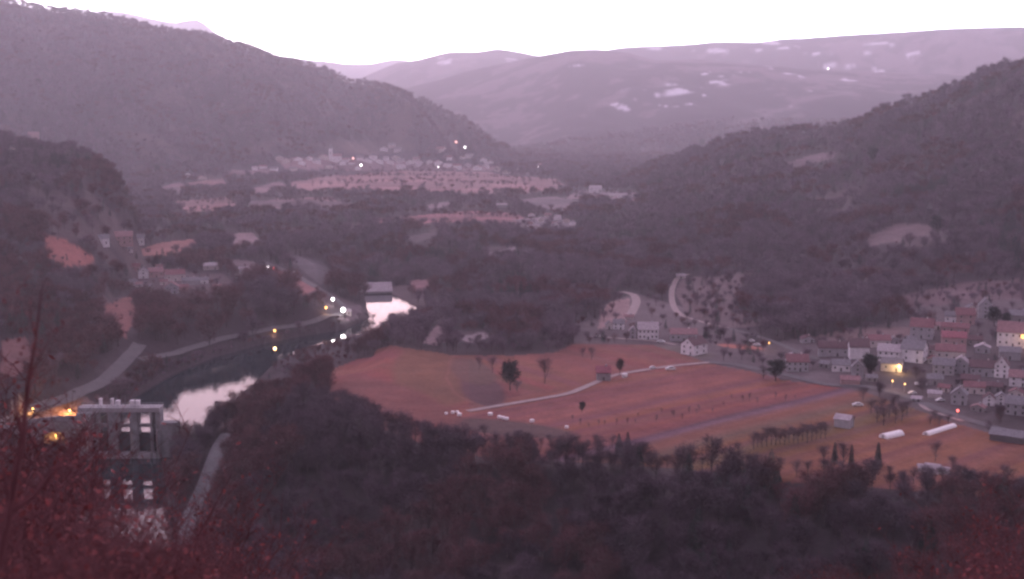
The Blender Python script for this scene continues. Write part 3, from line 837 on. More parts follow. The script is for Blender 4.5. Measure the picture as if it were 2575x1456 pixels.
for s, ww in ((298, 5), (313, 8), (350, 8), (365, 9), (268, 5)):
    m = MB(); x0 = lx(s) - ww * .11; x1 = lx(s) + ww * .11
    m.box(x0, x1, -1.2, 1.2, top, top + 3.0 if ww > 5 else top + 4.0)
    m.box(x0 - .2, x1 + .2, -1.4, 1.4, (top + 3.0 if ww > 5 else top + 4.0), (top + 3.25 if ww > 5 else top + 4.25)); m.build('hoist_house', M['wall_white'], dam)
m = MB(); m.tube([(lx(332), 0, top), (lx(332), 0, top + 7)], .1); m.build('mast', M['pole'], dam)
m = MB(); m.box(lx(426), lx(470), -2, 3, -5, lz(1107)); m.build('wing_wall', M['concrete'], dam)
# left bank wall and arched culvert
wl = empty('retaining_wall', (x_ref + lx(213), DD_ - 4, ZDN), 0, 'curved concrete retaining wall with lit arch left of the dam', 'wall')
m = MB()
prev = None
N_ = 22
for i in range(N_ + 1):
    t_ = i / N_
    x_ = -t_ * 34; y_ = -3 - 8 * t_ - 22 * t_ * t_; zt_ = (deck0 - 1.5) * (1 - .05 * t_) + 2.0 * math.sin(t_ * 2.2)
    if prev:
        a0, b0, c0 = prev
        segs_ = [(-4, -4, c0, zt_)]
        if 5 <= i <= 10:
            u0 = (i - 1 - 7) / 3.2; u1 = (i - 7) / 3.2
            segs_ = [(-4, -4, 10.5, 10.5), (12.2 + 4.6 * math.sqrt(max(0, 1 - u0 * u0)), 12.2 + 4.6 * math.sqrt(max(0, 1 - u1 * u1)), c0, zt_)]
        for lo0, lo1, h0, h1 in segs_:
            m.add([(a0, b0, lo0), (x_, y_, lo1), (x_, y_, h1), (a0, b0, h0), (a0, b0 + 2, lo0), (x_, y_ + 2, lo1), (x_, y_ + 2, h1), (a0, b0 + 2, h0)],
                  [(0,1,2,3),(5,4,7,6),(3,2,6,7),(0,4,5,1)])
    prev = (x_, y_, zt_)
m.build('wall_face', M['concrete'], wl)
m = MB(); m.box(-19, -4, .5, 1.2, 8, 20); m.build('niche_back', M['concrete'], wl)
m = MB(); m.box(-19, -4, -9, .5, 9.6, 10.2); m.build('niche_floor', M['concrete'], wl)

# ------------------------------------------------------------------ lamps
def lamp(px, py, rad_px, mk, label, hgt=6, light=0, lcol=(1, .6, .3), name='street_lamp', pos=None):
    # the head stands hgt above the ground at the picked place
    a, te = az_te(px, py)
    r = np.geomspace(330, 12000, 4000)
    z = terrain(r * math.sin(a), r * math.cos(a)); zr = H + te * r
    k = int(np.argmax(z + hgt >= zr)); rr_ = r[k]
    x, y = rr_ * math.sin(a), rr_ * math.cos(a); g = gz(x, y)
    head = H + te * rr_
    if pos: x, y, head = pos; g = head - hgt
    t = empty(name, (x, y, g), 0, label, 'lamp')
    hh = head - g
    m = MB(); m.tube([(0, .3, -.5), (0, .3, hh + .2)], [.12, .07], 6); m.tube([(0, .3, hh + .2), (0, -.3, hh + .45)], .06, 5); m.build('pole', M['pole'], t)
    sz = rad_px * rr_ / F * .74
    m = MB()
    n = 10
    vs = []; fs = []
    for i in range(1, 6):
        ph = math.pi * i / 6
        for j in range(n):
            th = 2 * math.pi * j / n
            vs.append((sz * math.sin(ph) * math.cos(th), -.3 + sz * math.sin(ph) * math.sin(th), hh + sz * math.cos(ph)))
    vs += [(0, -.3, hh + sz), (0, -.3, hh - sz)]
    for i in range(4):
        for j in range(n):
            fs.append((i * n + j, i * n + (j + 1) % n, (i + 1) * n + (j + 1) % n, (i + 1) * n + j))
    for j in range(n):
        fs.append((5 * n, (j + 1) % n, j)); fs.append((5 * n + 1, 4 * n + j, 4 * n + (j + 1) % n))
    m.add(vs, fs); m.build('lamp_head', M[mk], t)
    HOUSES_XY.append((x, y, 4))
    if light:
        ld = bpy.data.lights.new('lamp_light', 'POINT'); ld.energy = light; ld.color = lcol; ld.shadow_soft_size = sz
        lo = bpy.data.objects.new('lamp_light', ld); COL.objects.link(lo); lo.parent = t; lo.location = (0, -.3 - sz * 1.5, hh - sz * 1.3)
    return t
lamp(837, 752, 5.2, 'lamp_white', 'upper one of two bright white lamps at the road bend', 7, 2500, (1, .9, .9))
lamp(863, 779, 8.0, 'lamp_white', 'largest and brightest white lamp by the river road bend', 7, 3500, (1, .9, .9))
lamp(820, 773, 4.5, 'lamp_orange', 'orange lamp left of the bright white lamps at the bend', 5, 1200)
lamp(691, 831, 4.5, 'lamp_orange', 'orange lamp alone along the riverside road', 4, 900)
lamp(673, 672, 4.6, 'lamp_white', 'white lamp at the top end of the riverside road', 6)
lamp(689, 675, 4.2, 'lamp_red', 'red light beside the white lamp on the upper road', 3)
lamp(1147, 357, 4.2, 'lamp_pink', 'upper one of two pinkish lamps above the distant village', 8)
lamp(1170, 370, 4.2, 'lamp_white', 'lower one of two lamps above the distant village', 8)
lamp(888, 398, 3.6, 'lamp_pink', 'lamp right of the distant church', 8)
lamp(908, 415, 3.4, 'lamp_white', 'lamp below the distant church among the houses', 8)
lamp(1102, 420, 2.0, 'lamp_white', 'faint lamp in the middle of the distant village', 8)
lamp(1352, 418, 4.8, 'lamp_white', 'white one of a pair of lamps at the foot of the far spur', 8)
lamp(1360, 414, 4.4, 'lamp_pink', 'pinkish one of a pair of lamps at the foot of the far spur', 8)
lamp(2082, 173, 2.4, 'lamp_white', 'single lamp on the far snow flecked slope', 20)
lamp(1934, 862, 2.6, 'lamp_orange', 'small amber lamp beside the upper street', 5, 300)
lamp(2244, 957, 2.6, 'lamp_orange', 'left one of two small street lamps below the lit wall', 5, 400)
lamp(2275, 965, 2.6, 'lamp_orange', 'right one of two small street lamps below the lit wall', 5, 400)
lamp(2408, 1032, 4.6, 'lamp_red', 'red lamp by the lower village street', 5, 200, (1, .2, .1))
lamp(2572, 846, 6.5, 'lamp_orange', 'orange lamp on the large white house at the right edge', 9, 900)
lamp(2260, 918, 4, 'lamp_orange', 'yellow lamp lighting the wall of the cream house', 5, 2600, (1, .68, .28))
lamp(83, 1027, 3.2, 'lamp_orange', 'orange lamp on the road far left of the dam', 6, 4000, (1, .45, .12))
lamp(176, 1030, 3.2, 'lamp_orange', 'left one of two orange lamps by the dam abutment', 4.5, 10000, (1, .45, .12))
lamp(203, 1036, 3.4, 'lamp_orange', 'right one of two orange lamps by the dam abutment', 4.5, 8000, (1, .45, .12))
lamp(140, 1094, 3.4, 'lamp_orange', 'orange lamp under the arch beside the dam', 3.5, 5500, (1, .42, .1), pos=(px_to_dam(140, 1094, DD_ - 9)[0], DD_ - 9, px_to_dam(140, 1094, DD_ - 9)[1]))
# ------------------------------------------------------------------ field things
def car(px, py, label, colm='white', rz=0, L=4.4, Hh=1.5, group=None):
    c = pick(px, py)
    t = empty('parked_car', c + Vector((0, 0, .35)), rz, label, 'car', group)
    pr = [(-.5, .2), (-.5, .55), (-.46, .62), (-.3, .66), (-.2, 1.0), (.22, 1.0), (.36, .64), (.48, .56), (.5, .4), (.5, .2)]
    n = len(pr)
    vs = [(x * L, -.85, z * Hh) for x, z in pr] + [(x * L, .85, z * Hh) for x, z in pr]
    m = MB(); m.add(vs, [tuple(range(n)), tuple(range(2 * n - 1, n - 1, -1))] + [((i + 1) % n, i, i + n, (i + 1) % n + n) for i in range(n)]); m.build('body', M[colm], t)
    for s in (-1, 1):
        m = MB(); m.box(-.19 * L, .2 * L, s * .86 - .02, s * .86 + .02, .68 * Hh, .94 * Hh); m.build('side_window', M['glass'], t)
    for x in (-.32, .32):
        for s in (-1, 1):
            m = MB(); m.tube([(x * L, s * .7, .3), (x * L, s * .9, .3)], .32, 10); m.build('wheel', M['tyre'], t)
    return t
car(1508, 848, 'white car left of the long white house above the terrace', rz=.2, L=5.5)
car(1662, 862, 'white car right of the long white house', rz=-.2, L=5.5)
car(1686, 932, 'white van on the field track nearer the village', rz=.2, L=6, Hh=2.2)
car(1641, 928, 'small pale car on the field track between van and round tank', rz=.2, L=3.6)
car(1889, 860, 'upper one of two white cars on the upper street', rz=-.3)
car(1904, 870, 'lower one of two white cars on the upper street', rz=-.5, L=5)
car(2315, 971, 'large white van parked in the village centre', rz=-.1, L=6.4, Hh=2.8)
car(2294, 992, 'pale car beside the village street below the white van', rz=.2)
car(2157, 1022, 'white car alone at the field edge near the brown thicket', rz=0, L=5.6, Hh=1.7)
car(2364, 1010, 'white car in front of the pale grey green house', rz=.3, L=5)

def blob(px, py, rpx, label, name='plastic_wrapped_bale', m='film', fl=.8, cat='bale', group=None):
    c = pick(px, py); rad = rpx * (c - Vector((0, 0, H))).length / F
    mb = MB(); n = 12; k = 6
    prof = [(0.0, 0), (.85, 0), (1, .25), (1, 1.2), (.85, 1.5), (0, 1.55)]
    vs = []; fs = []
    for i, (a, z) in enumerate(prof):
        for j in range(n):
            vs.append((a * rad * math.cos(6.2832 * j / n), a * rad * math.sin(6.2832 * j / n), z * rad * fl))
    for i in range(k - 1):
        for j in range(n):
            fs.append((i * n + j, i * n + (j + 1) % n, (i + 1) * n + (j + 1) % n, (i + 1) * n + j))
    mb.add(vs, fs); o = mb.build(name, M[m]); o.location = c + Vector((0, 0, .1))
    return tag(o, label, cat, group)
blob(1571, 949, 7, 'round white tank beside the field track near the red barn', 'water_tank', 'white', .9, 'tank')
for a, b_, rr_, lb in ((1122,1042,4,'leftmost pale bale on the near field edge'),(1139,1040,5,'pale bale second from the left on the near field edge'),(1155,1046,6,'pinkish white bale in the cluster left of the track end'),
                       (1150,1038,4,'smaller bale behind the cluster left of the track end'),(1233,1045,6,'white bale just right of the track end'),(1338,1062,6,'white bale in the middle of the near field edge'),(1425,1077,5,'rightmost white bale on the near field edge')):
    blob(a, b_, rr_, lb)
for dx_ in (0, 9, 18):
    blob(1256 + dx_, 1052 + dx_ * .25, 5.5, 'white bale in the tight row of three on the near field edge', group='row of three white bales')

def tunnel(px0, py0, px1, py1, wpx, label):
    a = pick(px0, py0); b = pick(px1, py1)
    d = b - a; L_ = Vector((d.x, d.y)).length; w = wpx * a.length / F
    t = empty('polytunnel', a, math.atan2(d.y, d.x), label, 'greenhouse')
    n = 10; m = MB(); vs = []; fs = []
    ns = 12
    for i in range(ns + 1):
        x = L_ * i / ns; zz = d.z * i / ns
        for j in range(n + 1):
            th = math.pi * j / n
            vs.append((x, math.cos(th) * w / 2, zz + math.sin(th) * w * .45 * (1 + .03 * (i % 2)) - .1))
    for i in range(ns):
        for j in range(n):
            p_ = i * (n + 1) + j; fs.append((p_, p_ + n + 1, p_ + n + 2, p_ + 1))
    fs.append(tuple(range(n + 1))[::-1]); fs.append(tuple(range(ns * (n + 1), (ns + 1) * (n + 1))))
    m.add(vs, fs); m.build('film_cover', M['film'], t)
    m = MB(); m.box(-.12, -.02, -w * .15, w * .15, 0, w * .33); m.build('door', M['frame'], t)
tunnel(2220, 1102, 2264, 1092, 26, 'short white polytunnel on the lower right field')
tunnel(2328, 1094, 2398, 1072, 19, 'long thin white polytunnel on the lower right field')
house(2122, 1076, 38, 30, 'grey', 'pale', 'grey green field shed with dark doorway', yaw=-20, depth=.8, win=(0, 0), chimney=False, cat='shed', name='shed', rfrac=.3)
house(2535, 1112, 74, 26, 'dark', 'grey', 'dark open sided field shed at the right edge', yaw=-12, depth=.6, win=(0, 0), chimney=False, cat='shed', name='shed', rfrac=.4)
house(2322, 1186, 24, 16, 'cream', 'pale', 'small pale hut at the left of the allotment sheds', yaw=10, win=(0, 0), chimney=False, cat='shed', name='shed')
house(2345, 1190, 32, 20, 'white', 'pale', 'white allotment shed by the wood edge', yaw=-10, win=(1, 1), chimney=False, cat='shed', name='shed')
house(2372, 1192, 24, 15, 'white', 'pale', 'low white lean to right of the allotment shed', yaw=-14, win=(0, 0), chimney=False, cat='shed', name='shed')
house(2436, 1196, 24, 9, 'white', 'pale', 'flat pale cabin alone at the lower right wood edge', yaw=-4, win=(0, 0), chimney=False, cat='shed', name='shed')

# ------------------------------------------------------------------ trees
def make_tree(seed, hgt, cr, nlimb, ntw, tw_len, tw_w, wood=True):
    rd = random.Random(seed)
    tr = MB(); ends = []
    lean = (rd.uniform(-.4, .4), rd.uniform(-.4, .4))
    pts = [(0, 0, -1.0), (lean[0] * .3, lean[1] * .3, hgt * .3), (lean[0], lean[1], hgt * .62), (lean[0] * 1.3, lean[1] * 1.3, hgt * .88)]
    tr.tube(pts, [hgt * .022, hgt * .016, hgt * .010, hgt * .003], 5)
    for i in range(nlimb):
        t = rd.uniform(.16, .8); z = hgt * t
        a = i * 2.4 + rd.uniform(-.5, .5)
        L_ = cr * (1.1 - .75 * t) * rd.uniform(.7, 1.15)
        s = Vector((lean[0] * t * 1.3, lean[1] * t * 1.3, z))
        e = s + Vector((math.cos(a) * L_, math.sin(a) * L_, L_ * rd.uniform(.9, 1.7) + hgt * .08))
        if e.z > hgt * .9: e.z = hgt * rd.uniform(.72, .95)
        mid = (s + e) / 2 + Vector((0, 0, -.08 * L_))
        tr.tube([s, mid, e], [hgt * .009, hgt * .006, hgt * .002], 4)
        ends.append((s, e))
    ends.append((Vector(pts[1]), Vector(pts[3])))
    cw = MB()
    for i in range(ntw):
        s, e = rd.choice(ends)
        t = rd.uniform(.25, 1.05)
        p = s.lerp(e, t) + Vector((rd.gauss(0, 1), rd.gauss(0, 1), rd.gauss(0, .8))) * cr * .22
        d = Vector((p.x * .5 + rd.gauss(0, .6), p.y * .5 + rd.gauss(0, .6), abs(rd.gauss(.6, .6)))).normalized() * tw_len * rd.uniform(.6, 1.3)
        sd_ = d.cross(Vector((rd.gauss(0, 1), rd.gauss(0, 1), rd.gauss(0, 1)))).normalized() * tw_w * rd.uniform(.6, 1.4)
        cw.add([p - sd_ * .5, p + sd_ * .5, p + d * .6 + sd_ * .25, p + d], [(0, 1, 2), (0, 2, 3)])
    return tr, cw

def make_conifer(seed, hgt, cr, nb):
    rd = random.Random(seed)
    tr = MB(); tr.tube([(0, 0, -1), (0, 0, hgt * .97)], [hgt * .018, hgt * .003], 5)
    cw = MB()
    for i in range(nb):
        t = rd.random() ** .8; z = hgt * (.1 + .9 * t)
        rad = cr * (1 - t) ** .8 * rd.uniform(.6, 1.1) + .15
        a = rd.uniform(0, 6.28)
        p = Vector((math.cos(a) * rad * .3, math.sin(a) * rad * .3, z)); e = Vector((math.cos(a) * rad, math.sin(a) * rad, z - rad * .25))
        sd_ = Vector((-math.sin(a), math.cos(a), rd.uniform(-.4, .4))) * rad * .28
        cw.add([p, e - sd_, e + sd_ * .2 + Vector((0, 0, .12)), e + sd_], [(0, 1, 2), (0, 2, 3)])
    return tr, cw

PROTO = bpy.data.collections.new('tree_library')
def join_proto(name, tr, cw, mt, mc):
    me = bpy.data.meshes.new(name)
    n = len(tr.v)
    me.from_pydata(tr.v + cw.v, [], tr.f + [tuple(i + n for i in f) for f in cw.f])
    me.materials.append(mt); me.materials.append(mc)
    me.polygons.foreach_set('material_index', np.array([0] * len(tr.f) + [1] * len(cw.f), np.int32)); me.update()
    o = bpy.data.objects.new(name, me); PROTO.objects.link(o)
    return o
near_protos = []     # (trunk mesh, crown mesh)
for i in range(6):
    tr, cw = make_tree(100 + i, 11 + i % 3, 3.6 + .3 * (i % 2), 13, 1150, 1.35, .12)
    near_protos.append((tr, cw))
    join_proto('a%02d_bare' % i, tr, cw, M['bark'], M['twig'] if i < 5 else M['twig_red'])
for i in range(5):   # middle distance
    tr, cw = make_tree(200 + i, 11 + i % 3, 3.9, 10, 560, 1.6, .2)
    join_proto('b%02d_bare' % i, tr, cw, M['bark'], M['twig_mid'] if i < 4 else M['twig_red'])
tr, cw = make_conifer(300, 13, 3.0, 320); join_proto('b05_conifer', tr, cw, M['bark'], M['ever'])
for i in range(4):   # far
    tr, cw = make_tree(400 + i, 12 + i % 3, 4.4, 6, 230, 2.2, .42)
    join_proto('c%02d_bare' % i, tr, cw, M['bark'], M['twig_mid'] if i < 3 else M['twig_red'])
tr, cw = make_conifer(401, 14, 3.4, 120); join_proto('c04_conifer', tr, cw, M['bark'], M['ever'])
order = sorted([o.name for o in PROTO.objects])
IDX = {n: i for i, n in enumerate(order)}
A_ = [IDX[n] for n in order if n[0] == 'a']; B_ = [IDX[n] for n in order if n[0] == 'b']; C_ = [IDX[n] for n in order if n[0] == 'c']

# scatter in polar cells so that only ground seen from the valley side is planted
def scatter(r0, r1, area, seed):
    g = np.random.default_rng(seed)
    half = R(24.5)
    n = int(half * (r1 * r1 - r0 * r0) / area)
    r = np.sqrt(g.uniform(r0 * r0, r1 * r1, n)); a = g.uniform(-half, half, n)
    x = r * np.sin(a); y = r * np.cos(a)
    z, idd, du, dd = terrain(x, y, True)
    ri = np.clip(np.searchsorted(rs, r) - 1, 0, nr - 1); ai = np.clip(np.searchsorted(azr, a), 0, na - 1)
    te = (z + 12 - H) / r
    vis = te > cm[np.clip(ri - 2, 0, nr - 1), ai] - 0.0006
    k, jx, jy = classify(x, y, z, r)
    kt, jx, jy = classify(x, y, z + np.where(r > 690, 8, 0), r)
    k = np.where((kt > 1) & (k < 0) & (g.random(n) < .8), 99, k)
    keep = vis & (k < 0) & (du > 2.0) & (dd > 2.0) & (road_dist(x, y) > 3.2)
    ux, uy = np.sin(a), np.cos(a)
    bl = np.zeros(n, bool)
    for f in (.018, .035, .055):
        kb, jx, jy = classify(x + ux * r * f * .6, y + uy * r * f * .6, terrain(x + ux * r * f * .6, y + uy * r * f * .6), r)
        bl |= (kb > 1) & (r > 690) & (g.random(n) < .75)
        bl |= (road_dist(x + ux * r * f, y + uy * r * f) < 1.5) & (g.random(n) < .8)
    return x[keep], y[keep], z[keep], r[keep], g, np.where(bl, .36, 1.0)[keep]
def bank_scale(x, y, r):
    d, sd_ = poly_dist(x, y, RUP, UPW, True)
    low = (sd_ > 0) & (d < 60) & (r > 690)
    tall = (sd_ <= 0) & (d < 60) & (r > 760)
    return np.where(low, np.where(r > 985, 1.0, .42), np.where(tall, 1.45, 1.0)), ~(low & (d < 5))
def clear_houses(x, y):
    ok = np.ones(len(x), bool)
    for hx, hy, hr in HOUSES_XY:
        ok &= (x - hx) ** 2 + (y - hy) ** 2 > hr * hr
        # keep the line of sight to the front open
        L_ = math.hypot(hx, hy); ux, uy = hx / L_, hy / L_
        s = (hx - x) * ux + (hy - y) * uy; lat = np.abs((hx - x) * uy - (hy - y) * ux)
        ok &= ~((s > 0) & (s < min(60, L_ * .045)) & (lat < hr * .7))
    return ok
allp = []
for (r0, r1, ar, sd, pool) in ((330, 720, 30, 1, 'a'), (720, 1500, 50, 2, 'b'), (1500, 2900, 105, 3, 'c'), (2900, 4700, 230, 4, 'c')):
    x, y, z, r, g, lows = scatter(r0, r1, ar, sd)
    ok = clear_houses(x, y); x, y, z, r, lows = x[ok], y[ok], z[ok], r[ok], lows[ok]
    gp = (fbm(x, y, 75, 88, 3) > .34) & (r > 700) & (g.random(len(x)) < .7)
    x, y, z, r, lows = x[~gp], y[~gp], z[~gp], r[~gp], lows[~gp]
    dens = fbm(x, y, 45, 77, 3)
    n = len(x)
    red = (fbm(x, y, 60, 78, 3) > .22) | ((x < -120) & (r < 1150) & (fbm(x, y, 40, 79, 2) > -.15))
    con = (fbm(x, y, 110, 80, 3) > .36) & (g.random(n) < .75)
    con |= (g.random(n) < .015)
    if pool == 'a':
        kk = g.integers(0, 5, n); kk = np.where(red, 5, kk); idx = np.array(A_)[kk]
        idx = np.where(con & (g.random(n) < .3), B_[5], idx)
    elif pool == 'b':
        kk = g.integers(0, 4, n); kk = np.where(red, 4, kk); kk = np.where(con, 5, kk); idx = np.array(B_)[kk]
    else:
        kk = g.integers(0, 3, n); kk = np.where(red, 3, kk); kk = np.where(con, 4, kk); idx = np.array(C_)[kk]
    s = g.uniform(.6, 1.25, n) * (1 + .45 * dens) * lows
    if pool == 'c' and r0 > 2800: s = s * 1.35
    bs, bk = bank_scale(x, y, r)
    allp.append(np.stack([x, y, z - .2, r, idx, s * bs, g.uniform(0, 6.283, n)], 1)[bk])
# light scatter of bushes inside villages and along open land
g = np.random.default_rng(5)
ext = []
for (nm, cnt, smin, smax) in (('bank', 330, .2, .5), ('yard', 600, .3, .8), ('meadow', 150, .35, .75), ('meadow2', 70, .3, .6), ('far1', 55, .5, 1.2), ('lf4', 70, .3, .6), ('far3', 20, .4, .7), ('far6', 40, .4, .7), ('far7', 160, .4, .8), ('far8', 40, .4, .8), ('damyard', 25, .2, .4), ('scree', 8, .2, .4), ('redslope', 12, .2, .4)):
    e = [o for o in OPEN if o[0] == nm][0]
    xs = [p[0] for p in e[1]]; ys = [p[1] for p in e[1]]
    c = 0; tries = 0
    m_ = 0
    cand = []
    while len(cand) < cnt and tries < cnt * 6:
        tries += 1
        a = g.uniform(min(xs), max(xs)); b_ = g.uniform(min(ys), max(ys))
        if inpoly(np.array([a]), np.array([b_]), e[1])[0]: cand.append((a, b_))
    for a, b_ in cand:
        p = pick(a, b_)
        rr_ = math.hypot(p.x, p.y)
        pool = A_ if rr_ < 720 else (B_ if rr_ < 1500 else C_)
        i_ = pool[int(g.integers(0, len(pool)))]
        ext.append((p.x, p.y, p.z - .2, rr_, i_, g.uniform(smin, smax), g.uniform(0, 6.28)))
for ln in ([(725,452),(860,447),(1000,446),(1200,447),(1430,458)], [(860,466),(1000,460),(1100,459),(1300,470)], [(1180,436),(1188,484)], [(1005,432),(1012,480)], [(1310,446),(1325,482)], [(860,441),(866,474)],
           [(1090,440),(1100,480)], [(450,512),(520,508),(590,512)], [(1060,543),(1180,546),(1300,550)], [(690,508),(840,511)], [(930,436),(1140,434)]):
    for i in range(len(ln) - 1):
        n_ = max(2, int(math.hypot(ln[i + 1][0] - ln[i][0], ln[i + 1][1] - ln[i][1]) / 5))
        for j in range(n_):
            if g.random() < .35: continue
            t_ = (j + g.random()) / n_
            p = pick(ln[i][0] + (ln[i + 1][0] - ln[i][0]) * t_, ln[i][1] + (ln[i + 1][1] - ln[i][1]) * t_ + g.normal() * .8)
            rr_ = math.hypot(p.x, p.y)
            ext.append((p.x, p.y, p.z - .2, rr_, C_[int(g.integers(0, 4))], g.uniform(.5, 1.0), g.uniform(0, 6.28)))
ext = np.array(ext)
ok = clear_houses(ext[:, 0], ext[:, 1]) & (road_dist(ext[:, 0], ext[:, 1]) > 5) & (poly_dist(ext[:, 0], ext[:, 1], RUP, UPW) > 2)
allp.append(ext[ok])
allp = np.concatenate(allp)
# the 300 nearest trees in view are trees of their own
ppx, ppy = project(allp[:, 0], allp[:, 1], allp[:, 2] + 8)
inview = (ppx > 0) & (ppx < 2575) & (ppy < 1450) & np.isin(allp[:, 4], A_)
size = np.where(inview, allp[:, 5] / allp[:, 3], 0)
top300 = np.argsort(-size)[:174]
own = np.zeros(len(allp), bool); own[top300] = True
TM = [tr.mesh('trunk', M['bark']) for tr, cw in near_protos]
CM = [cw.mesh('crown', M['twig'] if i < 5 else M['twig_red']) for i, (tr, cw) in enumerate(near_protos)]
for row in allp[own]:
    k = A_.index(int(row[4]))
    t = empty('bare_tree', row[:3], row[6], 'russet tinged bare tree in the dark wood of the near gorge' if k == 5 else 'leafless grey brown tree in the dark wood of the near gorge', 'tree',
              'russet trees of the near wood' if k == 5 else 'bare trees of the near wood')
    t.scale = (row[5],) * 3
    for nm, me in (('trunk', TM[k]), ('crown', CM[k])):
        o = bpy.data.objects.new(nm, me); COL.objects.link(o); o.parent = t
rest = allp[~own]
print('trees', len(allp), [int(((allp[:, 3] > a) & (allp[:, 3] <= b)).sum()) for a, b in ((0, 720), (720, 1500), (1500, 2900), (2900, 9999))])

def forest(name, pts, label):
    me = bpy.data.meshes.new(name); me.vertices.add(len(pts))
    me.vertices.foreach_set('co', pts[:, :3].astype(np.float32).ravel())
    for nm, colx, ty in (('pick', 4, 'INT'), ('scl', 5, 'FLOAT'), ('rotz', 6, 'FLOAT')):
        a = me.attributes.new(nm, ty, 'POINT')
        a.data.foreach_set('value', pts[:, colx].astype(np.int32 if ty == 'INT' else np.float32))
    o = bpy.data.objects.new(name, me); COL.objects.link(o)
    ng = bpy.data.node_groups.new(name, 'GeometryNodeTree')
    ng.interface.new_socket('Geometry', in_out='INPUT', socket_type='NodeSocketGeometry')
    ng.interface.new_socket('Geometry', in_out='OUTPUT', socket_type='NodeSocketGeometry')
    N = ng.nodes; Lk = ng.links
    gi = N.new('NodeGroupInput'); go = N.new('NodeGroupOutput')
    ip = N.new('GeometryNodeInstanceOnPoints')
    ci = N.new('GeometryNodeCollectionInfo'); ci.inputs['Collection'].default_value = PROTO
    ci.inputs['Separate Children'].default_value = True; ci.inputs['Reset Children'].default_value = True
    def attr(nm, ty):
        n = N.new('GeometryNodeInputNamedAttribute'); n.data_type = ty; n.inputs['Name'].default_value = nm
        return n.outputs['Attribute']
    cx = N.new('ShaderNodeCombineXYZ'); Lk.new(attr('rotz', 'FLOAT'), cx.inputs['Z'])
    Lk.new(gi.outputs[0], ip.inputs['Points']); Lk.new(ci.outputs[0], ip.inputs['Instance'])
    ip.inputs['Pick Instance'].default_value = True
    Lk.new(attr('pick', 'INT'), ip.inputs['Instance Index'])
    Lk.new(cx.outputs[0], ip.inputs['Rotation']); Lk.new(attr('scl', 'FLOAT'), ip.inputs['Scale'])
    Lk.new(ip.outputs[0], go.inputs[0])
    md = o.modifiers.new('planting', 'NODES'); md.node_group = ng
    tag(o, label, 'forest', None, 'stuff')
    return o
forest('gorge_forest', rest[rest[:, 3] <= 720], 'dark leafless wood filling the gorge and river banks')
forest('valley_forest', rest[(rest[:, 3] > 720) & (rest[:, 3] <= 1500)], 'purple brown leafless woods around the valley terrace')
forest('hill_forest', rest[rest[:, 3] > 1500], 'hazy leafless woods covering the hills and far valley')

# single trees that stand alone
sing = {}
def single(px, py, hpx, label, kind='bare', group=None, wide=1.0):
    c = pick(px, py); h = hpx * (c - Vector((0, 0, H))).length / F
    if kind not in sing:
        if kind == 'bare': tr, cw = make_tree(901, 10, 3.0, 18, 720, 1.1, .10)
        elif kind == 'dark': tr, cw = make_tree(902, 10, 2.6, 16, 2200, .9, .22)
        elif kind == 'thin': tr, cw = make_tree(906, 10, 2.8, 14, 330, 1.1, .11)
        elif kind == 'vase':
            tr, cw = make_tree(903, 10, 2.8, 12, 1300, 1.2, .16)
        elif kind == 'cypress': tr, cw = make_conifer(904, 10, .9, 700)
        else: tr, cw = make_conifer(905, 10, 2.8, 700)
        mm = M['twig_light'] if kind in ('bare', 'thin') else M['ever']
        sing[kind] = (tr.mesh('trunk', M['bark']), cw.mesh('crown', mm))
    nm = {'bare': 'bare_tree', 'thin': 'bare_tree', 'dark': 'evergreen_tree', 'vase': 'evergreen_tree', 'cypress': 'cypress_tree', 'fir': 'conifer_tree'}[kind]
    t = empty(nm, c - Vector((0, 0, .1)), random.uniform(0, 6), label, 'tree', group)
    t.scale = (h / 10 * wide, h / 10 * wide, h / 10)
    for n_, me in zip(('trunk', 'crown'), sing[kind]):
        o = bpy.data.objects.new(n_, me); COL.objects.link(o); o.parent = t
single(1283, 982, 78, 'dark ivy covered tree right of the garden plot', 'dark', wide=1.1)
single(1370, 965, 70, 'bare tree alone right of the dark ivy covered one')
single(1558, 944, 44, 'dark forked tree beside the red roofed barn', 'vase', wide=.8)
single(1463, 1038, 30, 'small dark mushroom shaped tree in the striped field', 'dark')
single(1774, 850, 32, 'dark conifer behind the white gabled house', 'fir')
single(1238, 938, 45, 'bare tree left of the dark ivy covered tree')
single(1205, 930, 36, 'small bare tree inside the garden plot')
single(1300, 985, 30, 'low bush at the foot of the dark ivy covered tree', wide=1.6)
single(1488, 905, 34, 'bare tree on the upper field above the red barn')
single(1465, 900, 28, 'slighter bare tree left of the one above the red barn')
for a, b_, h_ in ((905,812,26),(925,806,30),(938,812,24),(1062,800,34),(1045,812,30),(1020,824,26)):
    single(a, b_, h_, 'bare riverside tree breaking the edge of the bright pool', group='riverside trees around the bright pool', wide=1.2)
single(731, 700, 52, 'tall dark cypress beside the upper riverside road', 'cypress', wide=1.2)
single(270, 618, 34, 'tall dark conifer between the left shelf cottages', 'fir')
single(2190, 950, 62, 'dark conifer in front of the pale village houses', 'dark', wide=1.1)
single(2500, 822, 50, 'dark conifer beside the grey tower like house', 'dark', wide=1.1)
single(2528, 822, 36, 'smaller dark conifer right of the tower like house', 'dark')
single(1950, 958, 56, 'big dark bush at the left end of the village', 'dark', wide=1.5)
single(1920, 952, 34, 'low bush left of the big dark one by the village', wide=1.6)
single(2207, 1180, 66, 'dark ivy clad trunk standing above the near wood', 'cypress', wide=1.7)
single(2098, 1170, 58, 'left dark ivy clad trunk in the bare thicket', 'cypress', wide=1.6)
single(2140, 1180, 62, 'right dark ivy clad trunk in the bare thicket', 'cypress', wide=1.4)
single(2352, 1160, 52, 'bare field tree above the white allotment shed')
single(2120, 1180, 70, 'bare tree between the two ivy clad trunks')
